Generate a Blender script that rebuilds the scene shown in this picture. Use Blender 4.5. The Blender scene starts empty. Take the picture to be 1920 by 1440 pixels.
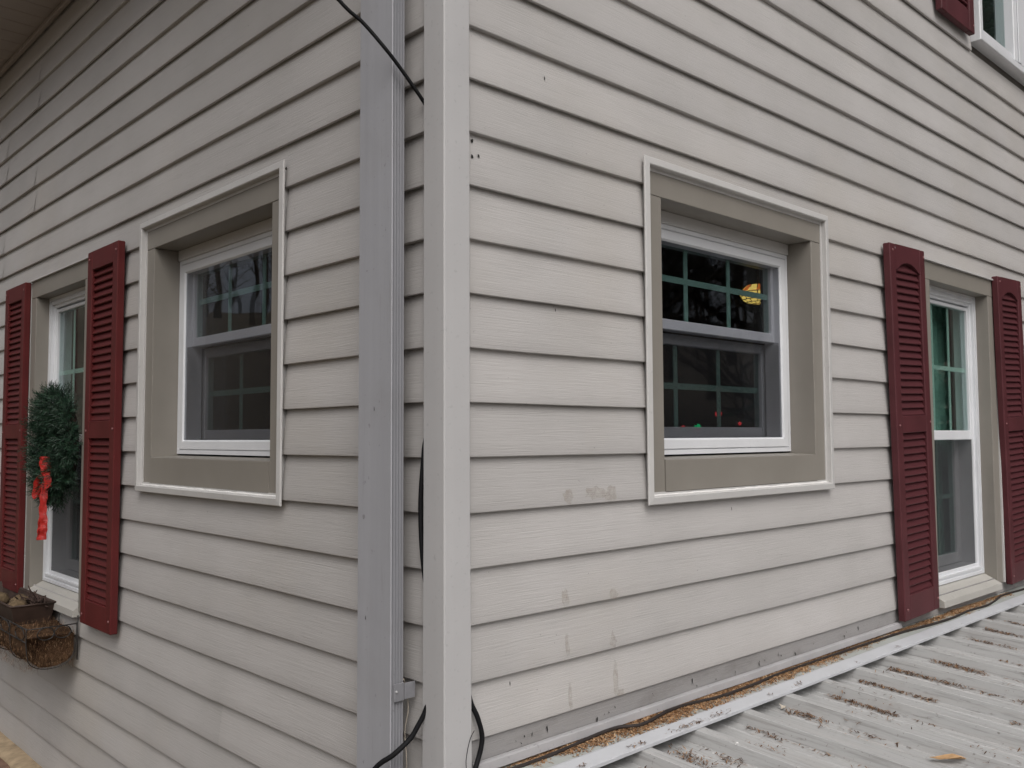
import bpy, bmesh, math, random
from mathutils import Vector, Matrix, noise
random.seed(7)
sc = bpy.context.scene
COL = sc.collection
U = 0.1143                      # one clapboard course, metres
ZG = 19.6                       # courses between the ground and the reference lap
def zz(Z): return (Z + ZG) * U  # course units -> world height

# ------------------------------------------------------------------ camera
S = U / 0.1016
CAM = Vector((-1.01936638 * S, -1.25462374 * S, -0.774035101 * S + ZG * U))
yaw, pit, rol = 0.814349961, 0.0580314885, -0.00467671695
F = Vector((math.cos(yaw) * math.cos(pit), math.sin(yaw) * math.cos(pit), math.sin(pit)))
Rt = Vector((math.sin(yaw), -math.cos(yaw), 0)); Up = Rt.cross(F)
r2 = math.cos(rol) * Rt + math.sin(rol) * Up
u2 = -math.sin(rol) * Rt + math.cos(rol) * Up
cd = bpy.data.cameras.new('camera'); cam = bpy.data.objects.new('camera', cd); COL.objects.link(cam)
cam.matrix_world = Matrix(((r2.x, u2.x, -F.x, CAM.x), (r2.y, u2.y, -F.y, CAM.y), (r2.z, u2.z, -F.z, CAM.z), (0, 0, 0, 1)))
cd.sensor_fit = 'HORIZONTAL'; cd.sensor_width = 36.0; cd.lens = 36.0 * 1689.52 / 1920.0
cd.clip_start = 0.02; cd.clip_end = 2000
sc.camera = cam

# ------------------------------------------------------------------ sky, sun, exposure
SUN_EL, SUN_AZ = 50.0, -122.0     # azimuth counter-clockwise from +x: open side in front of the right-hand wall
world = bpy.data.worlds.new('World'); sc.world = world; world.use_nodes = True
wn = world.node_tree; wn.nodes.clear()
sky = wn.nodes.new('ShaderNodeTexSky'); sky.sky_type = 'NISHITA'; sky.sun_disc = False
sky.sun_elevation = math.radians(SUN_EL); sky.sun_rotation = math.radians(90.0 - SUN_AZ)
sky.air_density = 0.7; sky.dust_density = 6.0; sky.ozone_density = 0.6
hs = wn.nodes.new('ShaderNodeHueSaturation'); hs.inputs['Saturation'].default_value = 0.30
bg = wn.nodes.new('ShaderNodeBackground'); bg.inputs['Strength'].default_value = 0.125
wo = wn.nodes.new('ShaderNodeOutputWorld')
wn.links.new(sky.outputs[0], hs.inputs['Color']); wn.links.new(hs.outputs[0], bg.inputs['Color']); wn.links.new(bg.outputs[0], wo.inputs['Surface'])
sl = bpy.data.lights.new('sun', 'SUN'); sl.energy = 0.7; sl.angle = math.radians(60); sl.color = (1.0, 0.985, 0.97)
sun = bpy.data.objects.new('sun', sl); COL.objects.link(sun)
sd = Vector((math.cos(math.radians(SUN_EL)) * math.cos(math.radians(SUN_AZ)), math.cos(math.radians(SUN_EL)) * math.sin(math.radians(SUN_AZ)), math.sin(math.radians(SUN_EL))))
sun.rotation_euler = sd.to_track_quat('Z', 'Y').to_euler(); sun.location = (0, 0, 20)
sc.view_settings.view_transform = 'Standard'; sc.view_settings.look = 'None'
sc.view_settings.exposure = 0.12; sc.view_settings.gamma = 1.0
sc.cycles.max_bounces = 8; sc.cycles.transparent_max_bounces = 16

# ------------------------------------------------------------------ materials
MATS = {}
def nodes(name):
    m = bpy.data.materials.new(name); m.use_nodes = True
    return m, m.node_tree, m.node_tree.nodes['Principled BSDF']
def mixc(nt, fac, a, b, mode='MIX'):
    n = nt.nodes.new('ShaderNodeMix'); n.data_type = 'RGBA'; n.blend_type = mode
    if isinstance(fac, (int, float)): n.inputs[0].default_value = fac
    else: nt.links.new(fac, n.inputs[0])
    for i, v in ((6, a), (7, b)):
        if isinstance(v, tuple): n.inputs[i].default_value = (*v, 1)
        else: nt.links.new(v, n.inputs[i])
    return n.outputs[2]
def noi(nt, scale, detail=4, rough=0.55, vec=None, stretch=None, dist=0.0):
    if vec is None:
        tc = nt.nodes.new('ShaderNodeTexCoord'); vec = tc.outputs['Object']
    if stretch:
        mp = nt.nodes.new('ShaderNodeMapping'); mp.inputs['Scale'].default_value = stretch
        nt.links.new(vec, mp.inputs['Vector']); vec = mp.outputs[0]
    n = nt.nodes.new('ShaderNodeTexNoise'); n.inputs['Scale'].default_value = scale
    n.inputs['Detail'].default_value = detail; n.inputs['Roughness'].default_value = rough; n.inputs['Distortion'].default_value = dist
    nt.links.new(vec, n.inputs['Vector']); return n.outputs['Fac']
def ramp(nt, fac, stops):
    r = nt.nodes.new('ShaderNodeValToRGB'); el = r.color_ramp.elements
    while len(el) < len(stops): el.new(0.5)
    for e, (p, c) in zip(el, stops):
        e.position = p; e.color = (*c, 1) if isinstance(c, tuple) else (c, c, c, 1)
    nt.links.new(fac, r.inputs[0]); return r.outputs[0]
def bump(nt, b, h, strength, dist=0.001):
    n = nt.nodes.new('ShaderNodeBump'); n.inputs['Strength'].default_value = strength; n.inputs['Distance'].default_value = dist
    nt.links.new(h, n.inputs['Height']); nt.links.new(n.outputs[0], b.inputs['Normal'])
def mul(c, k): return tuple(x * k for x in c)
def simple(name, col, rough=0.5, var=0.12, scale=6.0, spec=0.5, metal=0.0, bmp=0.0, bscale=60.0, speck=0.0):
    m, nt, b = nodes(name)
    f = noi(nt, scale)
    c = mixc(nt, ramp(nt, f, [(0.3, 0.0), (0.7, 1.0)]), mul(col, 1 - var), mul(col, 1 + var))
    if speck:
        f2 = noi(nt, 90.0, 3)
        c = mixc(nt, ramp(nt, f2, [(0.62, 0.0), (0.74, speck)]), c, mul(col, 0.45))
    nt.links.new(c, b.inputs['Base Color'])
    b.inputs['Roughness'].default_value = rough; b.inputs['Metallic'].default_value = metal
    b.inputs['Specular IOR Level'].default_value = spec
    if bmp: bump(nt, b, noi(nt, bscale, 4), bmp)
    MATS[name] = m; return m

def siding_mat(name, col, dirt):
    m, nt, b = nodes(name)
    oi = nt.nodes.new('ShaderNodeObjectInfo')
    tc = nt.nodes.new('ShaderNodeTexCoord')
    cb = nt.nodes.new('ShaderNodeCombineXYZ'); mu = nt.nodes.new('ShaderNodeMath'); mu.operation = 'MULTIPLY'; mu.inputs[1].default_value = 37.0
    nt.links.new(oi.outputs['Random'], mu.inputs[0]); nt.links.new(mu.outputs[0], cb.inputs[0])
    ad = nt.nodes.new('ShaderNodeVectorMath'); ad.operation = 'ADD'
    nt.links.new(tc.outputs['Object'], ad.inputs[0]); nt.links.new(cb.outputs[0], ad.inputs[1])
    v = ad.outputs[0]
    big = noi(nt, 2.2, 3, vec=tc.outputs['Object'])
    c = mixc(nt, ramp(nt, big, [(0.3, 0.0), (0.7, 1.0)]), mul(col, 0.93), (col[0] * 1.05, col[1] * 1.05, col[2] * 1.06))
    tone = nt.nodes.new('ShaderNodeMapRange'); tone.inputs['To Min'].default_value = 0.94; tone.inputs['To Max'].default_value = 1.05
    nt.links.new(oi.outputs['Random'], tone.inputs['Value'])
    hv = nt.nodes.new('ShaderNodeHueSaturation'); nt.links.new(tone.outputs[0], hv.inputs['Value']); nt.links.new(c, hv.inputs['Color']); c = hv.outputs[0]
    # yellowed patches
    pt = noi(nt, 1.3, 4, vec=tc.outputs['Object'])
    c = mixc(nt, ramp(nt, pt, [(0.52, 0.0), (0.72, 0.35)]), c, (col[0] * 0.98, col[1] * 0.93, col[2] * 0.84))
    # embossed wood grain: long streaks along the course
    g1 = noi(nt, 1.0, 6, 0.65, v, (5.0, 60.0, 300.0), 0.4)
    g2 = noi(nt, 1.0, 4, 0.6, v, (16.0, 60.0, 520.0), 0.2)
    gl = ramp(nt, g1, [(0.36, 1.0), (0.46, 0.0)])
    patch = ramp(nt, noi(nt, 1.0, 3, vec=v, stretch=(5.0, 20.0, 22.0)), [(0.45, 0.12), (0.65, 1.0)])
    mm = nt.nodes.new('ShaderNodeMath'); mm.operation = 'MULTIPLY'; nt.links.new(gl, mm.inputs[0]); nt.links.new(patch, mm.inputs[1])
    m2 = nt.nodes.new('ShaderNodeMath'); m2.operation = 'MULTIPLY'; m2.inputs[1].default_value = 0.27; nt.links.new(mm.outputs[0], m2.inputs[0])
    c = mixc(nt, m2.outputs[0], c, mul(col, 0.55))
    # grey grime film and fine specks
    gr = noi(nt, 7.0, 6, 0.7, tc.outputs['Object'], (0.5, 1, 1.4))
    c = mixc(nt, ramp(nt, gr, [(0.5, 0.0), (0.75, dirt)]), c, (0.16, 0.15, 0.14))
    sp = noi(nt, 130.0, 2, 0.5, tc.outputs['Object'])
    c = mixc(nt, ramp(nt, sp, [(0.73, 0.0), (0.79, 0.5)]), c, (0.10, 0.095, 0.09))
    nt.links.new(c, b.inputs['Base Color'])
    b.inputs['Roughness'].default_value = 0.52; b.inputs['Specular IOR Level'].default_value = 0.35
    hm = nt.nodes.new('ShaderNodeMath'); hm.operation = 'ADD'; nt.links.new(g1, hm.inputs[0]); nt.links.new(g2, hm.inputs[1])
    bump(nt, b, hm.outputs[0], 0.6, 0.0014)
    MATS[name] = m
siding_mat('vinyl_siding', (0.448, 0.431, 0.416), 0.08)
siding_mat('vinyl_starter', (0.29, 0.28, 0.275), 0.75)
simple('vinyl_post', (0.455, 0.448, 0.448), 0.5, 0.05, 3.0, 0.35, bmp=0.12, bscale=40, speck=0.25)
simple('trim_light', (0.50, 0.49, 0.478), 0.42, 0.05, 8.0, 0.4, speck=0.2)
simple('casing_clay', (0.228, 0.210, 0.184), 0.45, 0.06, 5.0, 0.4, bmp=0.05, bscale=25)
simple('sill_clay', (0.40, 0.385, 0.355), 0.45, 0.06, 6.0, 0.4, speck=0.4)
simple('frame_white', (0.66, 0.67, 0.69), 0.35, 0.04, 8.0, 0.5, speck=0.12)
simple('grille', (0.62, 0.74, 0.69), 0.5, 0.03, 4.0)
simple('shutter_red', (0.092, 0.014, 0.014), 0.5, 0.14, 7.0, 0.25, bmp=0.1, bscale=90)
simple('shutter_maroon', (0.078, 0.021, 0.025), 0.5, 0.14, 7.0, 0.25, bmp=0.1, bscale=90)
simple('screw_pink', (0.22, 0.09, 0.09), 0.4, 0.1)
def spout_mat():
    m, nt, b = nodes('downspout_grey'); base = (0.355, 0.357, 0.38)
    c = mixc(nt, noi(nt, 1.0, 5, 0.6, None, (30.0, 30.0, 1.2)), mul(base, 0.86), mul(base, 1.10))
    c = mixc(nt, ramp(nt, noi(nt, 4.0, 5, 0.7), [(0.5, 0.0), (0.75, 0.45)]), c, (0.30, 0.295, 0.30))
    c = mixc(nt, ramp(nt, noi(nt, 1.0, 4, 0.7, None, (90.0, 90.0, 5.0)), [(0.60, 0.0), (0.75, 0.35)]), c, (0.20, 0.195, 0.19))
    c = mixc(nt, ramp(nt, noi(nt, 70.0, 3), [(0.68, 0.0), (0.76, 0.5)]), c, (0.13, 0.125, 0.12))
    nt.links.new(c, b.inputs['Base Color']); b.inputs['Roughness'].default_value = 0.5; b.inputs['Specular IOR Level'].default_value = 0.35
    bump(nt, b, noi(nt, 9.0, 3), 0.25, 0.006); MATS['downspout_grey'] = m
spout_mat()
simple('cable_black', (0.008, 0.008, 0.009), 0.65, 0.2, 6.0, 0.15)
simple('cable_brown', (0.022, 0.016, 0.014), 0.6, 0.3, 30)
simple('strap_grey', (0.23, 0.23, 0.245), 0.5, 0.15, 30.0, 0.3)
simple('twine', (0.45, 0.40, 0.33), 0.9, 0.15, 40)
simple('soffit_vinyl', (0.30, 0.26, 0.235), 0.6, 0.08, 4.0)
simple('sheathing', (0.10, 0.09, 0.08), 0.8, 0.2)
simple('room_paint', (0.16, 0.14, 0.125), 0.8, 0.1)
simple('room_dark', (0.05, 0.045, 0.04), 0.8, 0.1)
simple('curtain_green', (0.26, 0.40, 0.35), 0.8, 0.25, 10.0)
simple('curtain_grey', (0.16, 0.17, 0.17), 0.8, 0.2, 10.0)
simple('shingle', (0.10, 0.095, 0.09), 0.9, 0.3, 30.0)
simple('mortar_tan', (0.34, 0.26, 0.17), 0.9, 0.25, 22.0, 0.2, bmp=0.6, bscale=45)
simple('ledge_brown', (0.17, 0.105, 0.075), 0.9, 0.3, 12.0, 0.2, bmp=0.5, bscale=35)
simple('tin_brown', (0.040, 0.024, 0.018), 0.55, 0.35, 18.0, 0.4, bmp=0.2)
simple('coco', (0.060, 0.034, 0.019), 0.95, 0.45, 40.0, 0.1, bmp=0.8, bscale=120)
simple('wire_dark', (0.02, 0.018, 0.017), 0.5, 0.2)
simple('pod', (0.12, 0.085, 0.05), 0.9, 0.4, 60.0, 0.2)
simple('stick', (0.055, 0.036, 0.030), 0.9, 0.4, 60.0, 0.2)
simple('bark', (0.085, 0.070, 0.058), 0.95, 0.35, 14.0, 0.1)
simple('stain_mud', (0.25, 0.20, 0.15), 0.9, 0.3, 80.0, 0.1)
simple('hole_dark', (0.012, 0.010, 0.009), 0.9, 0.2)
simple('dry_leaf', (0.40, 0.25, 0.13), 0.8, 0.25, 60.0, 0.2)
simple('chip_white', (0.75, 0.74, 0.72), 0.7, 0.05)
simple('tin_light', (0.40, 0.40, 0.40), 0.4, 0.06)

simple('channel_grey', (0.37, 0.36, 0.365), 0.5, 0.10, 9.0, 0.4, speck=0.6)
def needle_mat():
    m, nt, b = nodes('needles')
    g = nt.nodes.new('ShaderNodeNewGeometry')
    c = ramp(nt, g.outputs['Random Per Island'], [(0.0, (0.004, 0.016, 0.008)), (0.6, (0.009, 0.036, 0.017)), (0.93, (0.020, 0.060, 0.030)), (1.0, (0.06, 0.10, 0.06))])
    nt.links.new(c, b.inputs['Base Color']); b.inputs['Roughness'].default_value = 0.55; MATS['needles'] = m
needle_mat()
def flake_mat(name, stops):
    m, nt, b = nodes(name)
    g = nt.nodes.new('ShaderNodeNewGeometry')
    nt.links.new(ramp(nt, g.outputs['Random Per Island'], stops), b.inputs['Base Color'])
    b.inputs['Roughness'].default_value = 0.9; b.inputs['Specular IOR Level'].default_value = 0.15; MATS[name] = m
flake_mat('shavings', [(0.0, (0.12, 0.055, 0.025)), (0.35, (0.29, 0.155, 0.075)), (0.75, (0.42, 0.265, 0.145)), (1.0, (0.54, 0.39, 0.25))])
flake_mat('litter', [(0.0, (0.04, 0.022, 0.014)), (0.45, (0.13, 0.070, 0.038)), (0.8, (0.24, 0.135, 0.072)), (1.0, (0.36, 0.24, 0.15))])
def ribbon_mat():
    m, nt, b = nodes('ribbon_red')
    f = noi(nt, 140.0, 4, 0.7)
    nt.links.new(mixc(nt, f, (0.24, 0.006, 0.005), (0.50, 0.022, 0.014)), b.inputs['Base Color'])
    b.inputs['Roughness'].default_value = 0.45; bump(nt, b, noi(nt, 160.0, 4), 0.7, 0.002); MATS['ribbon_red'] = m
ribbon_mat()
def roof_mat():
    m, nt, b = nodes('roof_metal')
    tc = nt.nodes.new('ShaderNodeTexCoord'); v = tc.outputs['Object']
    oi = nt.nodes.new('ShaderNodeObjectInfo')
    cb = nt.nodes.new('ShaderNodeCombineXYZ'); mu = nt.nodes.new('ShaderNodeMath'); mu.operation = 'MULTIPLY'; mu.inputs[1].default_value = 50.0
    nt.links.new(oi.outputs['Random'], mu.inputs[0]); nt.links.new(mu.outputs[0], cb.inputs[1])
    ad = nt.nodes.new('ShaderNodeVectorMath'); ad.operation = 'ADD'; nt.links.new(v, ad.inputs[0]); nt.links.new(cb.outputs[0], ad.inputs[1]); v = ad.outputs[0]
    base = (0.40, 0.40, 0.395)
    c = mixc(nt, noi(nt, 3.0, 4, vec=v), mul(base, 0.88), mul(base, 1.08))
    st = noi(nt, 1.0, 6, 0.7, v, (330.0, 3.5, 40.0))
    c = mixc(nt, ramp(nt, st, [(0.50, 0.0), (0.61, 0.62)]), c, (0.235, 0.23, 0.22))
    st2 = noi(nt, 1.0, 5, 0.7, v, (260.0, 9.0, 40.0))
    c = mixc(nt, ramp(nt, st2, [(0.60, 0.0), (0.70, 0.5)]), c, (0.13, 0.12, 0.105))
    pk = noi(nt, 1.0, 4, 0.6, v, (50.0, 2.5, 30.0))
    c = mixc(nt, ramp(nt, pk, [(0.5, 0.0), (0.75, 0.25)]), c, (0.42, 0.38, 0.345))
    sp = noi(nt, 95.0, 3, vec=v)
    c = mixc(nt, ramp(nt, sp, [(0.66, 0.0), (0.74, 0.6)]), c, (0.12, 0.10, 0.085))
    nt.links.new(c, b.inputs['Base Color']); b.inputs['Roughness'].default_value = 0.5; b.inputs['Specular IOR Level'].default_value = 0.4
    bump(nt, b, st, 0.15, 0.001); MATS['roof_metal'] = m
roof_mat()
simple('flash_shelf', (0.36, 0.375, 0.355), 0.5, 0.08, 10.0, 0.4, speck=0.35)
simple('flash_white', (0.49, 0.50, 0.52), 0.4, 0.05, 10.0, 0.4, speck=0.2)
def glass_mat(name, tint, k):
    m = bpy.data.materials.new(name); m.use_nodes = True; nt = m.node_tree; nt.nodes.clear()
    out = nt.nodes.new('ShaderNodeOutputMaterial'); tr = nt.nodes.new('ShaderNodeBsdfTransparent'); tr.inputs[0].default_value = (*tint, 1)
    gl = nt.nodes.new('ShaderNodeBsdfGlossy'); gl.inputs['Roughness'].default_value = 0.0; gl.inputs[0].default_value = (0.95, 0.96, 1.0, 1)
    lw = nt.nodes.new('ShaderNodeLayerWeight'); lw.inputs[0].default_value = 0.5
    p = nt.nodes.new('ShaderNodeMath'); p.operation = 'POWER'; p.inputs[1].default_value = 5.0; nt.links.new(lw.outputs['Facing'], p.inputs[0])
    a = nt.nodes.new('ShaderNodeMath'); a.operation = 'MULTIPLY_ADD'; a.inputs[1].default_value = 0.9; a.inputs[2].default_value = k; nt.links.new(p.outputs[0], a.inputs[0])
    # slight ripple of drawn glass in the reflection
    n = nt.nodes.new('ShaderNodeTexNoise'); n.inputs['Scale'].default_value = 6.0; n.inputs['Detail'].default_value = 1.0
    tc = nt.nodes.new('ShaderNodeTexCoord'); nt.links.new(tc.outputs['Object'], n.inputs['Vector'])
    bp = nt.nodes.new('ShaderNodeBump'); bp.inputs['Strength'].default_value = 0.06; bp.inputs['Distance'].default_value = 0.01
    nt.links.new(n.outputs['Fac'], bp.inputs['Height']); nt.links.new(bp.outputs[0], gl.inputs['Normal'])
    mx = nt.nodes.new('ShaderNodeMixShader'); nt.links.new(a.outputs[0], mx.inputs[0]); nt.links.new(tr.outputs[0], mx.inputs[1]); nt.links.new(gl.outputs[0], mx.inputs[2])
    nt.links.new(mx.outputs[0], out.inputs[0]); MATS[name] = m
glass_mat('glass', (0.74, 0.82, 0.80), 0.035)
glass_mat('storm_glass', (0.78, 0.785, 0.80), 0.02)
def mesh_screen(name, k):
    m = bpy.data.materials.new(name); m.use_nodes = True; nt = m.node_tree; b = nt.nodes['Principled BSDF']
    b.inputs['Base Color'].default_value = (0.02, 0.02, 0.022, 1); b.inputs['Roughness'].default_value = 0.7
    tr = nt.nodes.new('ShaderNodeBsdfTransparent'); mx = nt.nodes.new('ShaderNodeMixShader'); mx.inputs[0].default_value = k
    nt.links.new(tr.outputs[0], mx.inputs[1]); nt.links.new(b.outputs[0], mx.inputs[2])
    nt.links.new(mx.outputs[0], nt.nodes['Material Output'].inputs[0]); MATS[name] = m
mesh_screen('insect_screen', 0.24); mesh_screen('screen_dark', 0.38)
def emis(name, col, e):
    m, nt, b = nodes(name)
    f = noi(nt, 25.0, 2)
    nt.links.new(mixc(nt, f, mul(col, 0.7), col), b.inputs['Emission Color']); b.inputs['Emission Strength'].default_value = e
    b.inputs['Base Color'].default_value = (*mul(col, 0.5), 1); b.inputs['Roughness'].default_value = 0.3; MATS[name] = m
emis('amber_glass', (1.0, 0.60, 0.15), 1.9)
emis('red_jewel', (0.9, 0.20, 0.04), 1.2)
emis('bulb_green', (0.0, 0.60, 0.20), 1.5)
emis('bulb_red', (0.9, 0.04, 0.05), 1.5)
def ground_mat():
    m, nt, b = nodes('leaf_litter_ground')
    f = noi(nt, 3.0, 8, 0.7); f2 = noi(nt, 40.0, 5, 0.7)
    c = mixc(nt, f, (0.11, 0.09, 0.063), (0.20, 0.165, 0.12)); c = mixc(nt, ramp(nt, f2, [(0.45, 0.0), (0.65, 0.6)]), c, (0.07, 0.052, 0.036))
    nt.links.new(c, b.inputs['Base Color']); b.inputs['Roughness'].default_value = 0.95; bump(nt, b, f2, 0.8, 0.02); MATS['ground'] = m
ground_mat()

# ------------------------------------------------------------------ mesh helpers
def link(name, me, mat=None, parent=None, smooth=False):
    o = bpy.data.objects.new(name, me); COL.objects.link(o)
    if mat: me.materials.append(MATS[mat])
    if parent: o.parent = parent
    if smooth:
        for p in me.polygons: p.use_smooth = True
    return o
def pyd(name, v, f, mat=None, parent=None, smooth=False):
    me = bpy.data.meshes.new(name); me.from_pydata(v, [], f); me.update()
    return link(name, me, mat, parent, smooth)
def bm_obj(name, bm, mat=None, parent=None, smooth=False):
    bmesh.ops.recalc_face_normals(bm, faces=bm.faces)
    me = bpy.data.meshes.new(name); bm.to_mesh(me); bm.free()
    return link(name, me, mat, parent, smooth)
def add_box(bm, x0, x1, y0, y1, z0, z1, bev=0.0):
    vs = [bm.verts.new((x, y, z)) for x in (x0, x1) for y in (y0, y1) for z in (z0, z1)]
    fs = [(0, 1, 3, 2), (4, 6, 7, 5), (0, 4, 5, 1), (2, 3, 7, 6), (0, 2, 6, 4), (1, 5, 7, 3)]
    faces = [bm.faces.new([vs[i] for i in f]) for f in fs]
    if bev:
        ed = list({e for f in faces for e in f.edges})
        bmesh.ops.recalc_face_normals(bm, faces=faces)
        bmesh.ops.bevel(bm, geom=ed, offset=bev, segments=1, affect='EDGES', profile=0.5)
def box(name, x0, x1, y0, y1, z0, z1, mat, parent=None, bev=0.0):
    bm = bmesh.new(); add_box(bm, min(x0, x1), max(x0, x1), min(y0, y1), max(y0, y1), min(z0, z1), max(z0, z1), bev)
    return bm_obj(name, bm, mat, parent)
def add_tube(bm, pts, rad, n=8, cap=True):
    pts = [Vector(p) for p in pts]; rings = []
    rr = rad if isinstance(rad, (list, tuple)) else [rad] * len(pts)
    ref = Vector((0.13, 0.27, 0.95)).normalized()
    for i, p in enumerate(pts):
        t = (pts[min(i + 1, len(pts) - 1)] - pts[max(i - 1, 0)]).normalized()
        a = t.cross(ref)
        if a.length < 1e-4: a = t.cross(Vector((1, 0, 0)))
        a.normalize(); b = t.cross(a)
        rings.append([bm.verts.new(p + (a * math.cos(2 * math.pi * j / n) + b * math.sin(2 * math.pi * j / n)) * rr[i]) for j in range(n)])
    for i in range(len(rings) - 1):
        for j in range(n):
            bm.faces.new((rings[i][j], rings[i][(j + 1) % n], rings[i + 1][(j + 1) % n], rings[i + 1][j]))
    if cap and n > 2:
        bm.faces.new(rings[0][::-1]); bm.faces.new(rings[-1])
def crom(pts, sub=8):
    P = [Vector(p) for p in pts]; P = [2 * P[0] - P[1]] + P + [2 * P[-1] - P[-2]]; out = []
    for i in range(1, len(P) - 2):
        for k in range(sub):
            t = k / sub; a, b, c, d = P[i - 1:i + 3]
            out.append(0.5 * ((2 * b) + (c - a) * t + (2 * a - 5 * b + 4 * c - d) * t * t + (-a + 3 * b - 3 * c + d) * t ** 3))
    out.append(P[-2]); return out
def tube(name, pts, rad, mat, parent=None, n=8, sub=8):
    bm = bmesh.new(); add_tube(bm, crom(pts, sub), rad, n); return bm_obj(name, bm, mat, parent, True)
def tag(o, label=None, cat=None, group=None, kind=None):
    if label: o['label'] = label
    if cat: o['category'] = cat
    if group: o['group'] = group
    if kind: o['kind'] = kind
    return o
def empty(name, loc=(0, 0, 0), parent=None):
    o = bpy.data.objects.new(name, None); COL.objects.link(o); o.location = loc; o.empty_display_size = 0.1
    if parent: o.parent = parent
    return o
# wall frames: local x = to the right seen from outside, y = into the wall, z = up
ROT = {'R': 0.0, 'L': -math.pi / 2}
def onwall(o, w): o.rotation_euler.z = ROT[w]; return o
def sx(w, s): return s * U if w == 'R' else -s * U      # distance from the corner -> local x
def ring(name, x0, x1, z0, z1, prof, mat, parent, tops=None, one=False):
    """mitred frame; prof = [(inset, y), ...] across the section. Four mitred pieces, or one frame."""
    out = []; allv, allf = [], []
    for side in range(4):
        v = []; f = []
        for (i, y) in prof:
            c = [(x0 + i, z0 + i), (x1 - i, z0 + i), (x1 - i, z1 - i), (x0 + i, z1 - i)]
            a, b = c[side], c[(side + 1) % 4]
            v += [(a[0], y, a[1]), (b[0], y, b[1])]
        n = len(prof)
        for k in range(n - 1): f.append((2 * k, 2 * k + 1, 2 * k + 3, 2 * k + 2))
        f.append(tuple(range(0, 2 * n, 2))); f.append(tuple(range(2 * n - 1, 0, -2)))
        if one:
            base = len(allv); allv += v; allf += [tuple(base + q for q in ff) for ff in f[:-2]]
        else:
            bm = bmesh.new(); vs = [bm.verts.new(p) for p in v]
            for ff in f:
                try: bm.faces.new([vs[q] for q in ff])
                except ValueError: pass
            out.append(bm_obj(name, bm, mat, parent))
    if one:
        bm = bmesh.new(); vs = [bm.verts.new(p) for p in allv]
        for ff in allf: bm.faces.new([vs[q] for q in ff])
        bmesh.ops.remove_doubles(bm, verts=bm.verts, dist=1e-5)
        return bm_obj(name, bm, mat, parent)
    return out

# ================================================================== THE SETTING
def hill(x, y):
    d = math.hypot(x, y); h = 0.0
    s = min(max((x + 0.9) / 1.5, 0), 1); s = s * s * (3 - 2 * s)
    if y < 0.6: h -= 2.3 * s
    away = max(0.0, d - 9.0)
    h += 0.20 * away + (0.35 * noise.noise((x * 0.12, y * 0.12, 0)) if d > 4 else 0.04 * noise.noise((x, y, 3)))
    return h
gv, gf = [], []; N = 90
def gco(i):
    t = (i / N) * 2 - 1; return math.copysign(abs(t) ** 2.4, t) * 180
for j in range(N + 1):
    for i in range(N + 1):
        x, y = gco(i), gco(j); gv.append((x, y, min(hill(x, y), 9.0) - 0.02))
for j in range(N):
    for i in range(N): gf.append((j * (N + 1) + i, j * (N + 1) + i + 1, (j + 1) * (N + 1) + i + 1, (j + 1) * (N + 1) + i))
tag(pyd('ground', gv, gf, 'ground', smooth=True), kind='structure')

# ================================================================== HOUSE
house = tag(empty('house', (0, 0, 0)), 'house corner with beige vinyl clapboard siding and clay coloured window casings', 'house')
LEN = 46.0                                         # wall length in courses
WIN = {'R': [(6.35, 13.17, -8.08, -2.2)], 'L': [(6.35, 13.17, -8.08, -2.2)]}
TALL = {'R': (21.05, 26.43, -13.1, -2.38), 'L': (18.68, 23.98, -13.1, -2.38)}
UPW = (25.85, 36.0, 7.35, 17.0)
openings = {'R': WIN['R'] + [TALL['R'], UPW], 'L': WIN['L'] + [TALL['L']]}
EAVE = 8.0
# sheathing with openings
for w in 'RL':
    rough = [o if o is UPW else (o[0] - 0.3, o[1] + 0.3, o[2] - 0.3, o[3] + 0.3) for o in openings[w]]
    xs = sorted({0.0, LEN} | {a for o in rough for a in o[:2]})
    zs = sorted({-19.4, 8.0, 26.0 if w == 'R' else 8.0} | {a for o in rough for a in o[2:]})
    bm = bmesh.new()
    for a, b in zip(xs, xs[1:]):
        for c, d in zip(zs, zs[1:]):
            mx, mz = (a + b) / 2, (c + d) / 2
            if any(o[0] < mx < o[1] and o[2] < mz < o[3] for o in rough): continue
            if w == 'R' and mz > EAVE and a < (d - EAVE) / 0.75 * 0.3: pass
            x0 = a if a > 0 else 0.16
            if w == 'R' and mz > EAVE and a == 0: x0 = 3.0
            add_box(bm, min(sx(w, x0), sx(w, b)), max(sx(w, x0), sx(w, b)), 0.0165, 0.115, zz(c), zz(d))
    onwall(bm_obj('wall', bm, 'sheathing', house), w)

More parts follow.
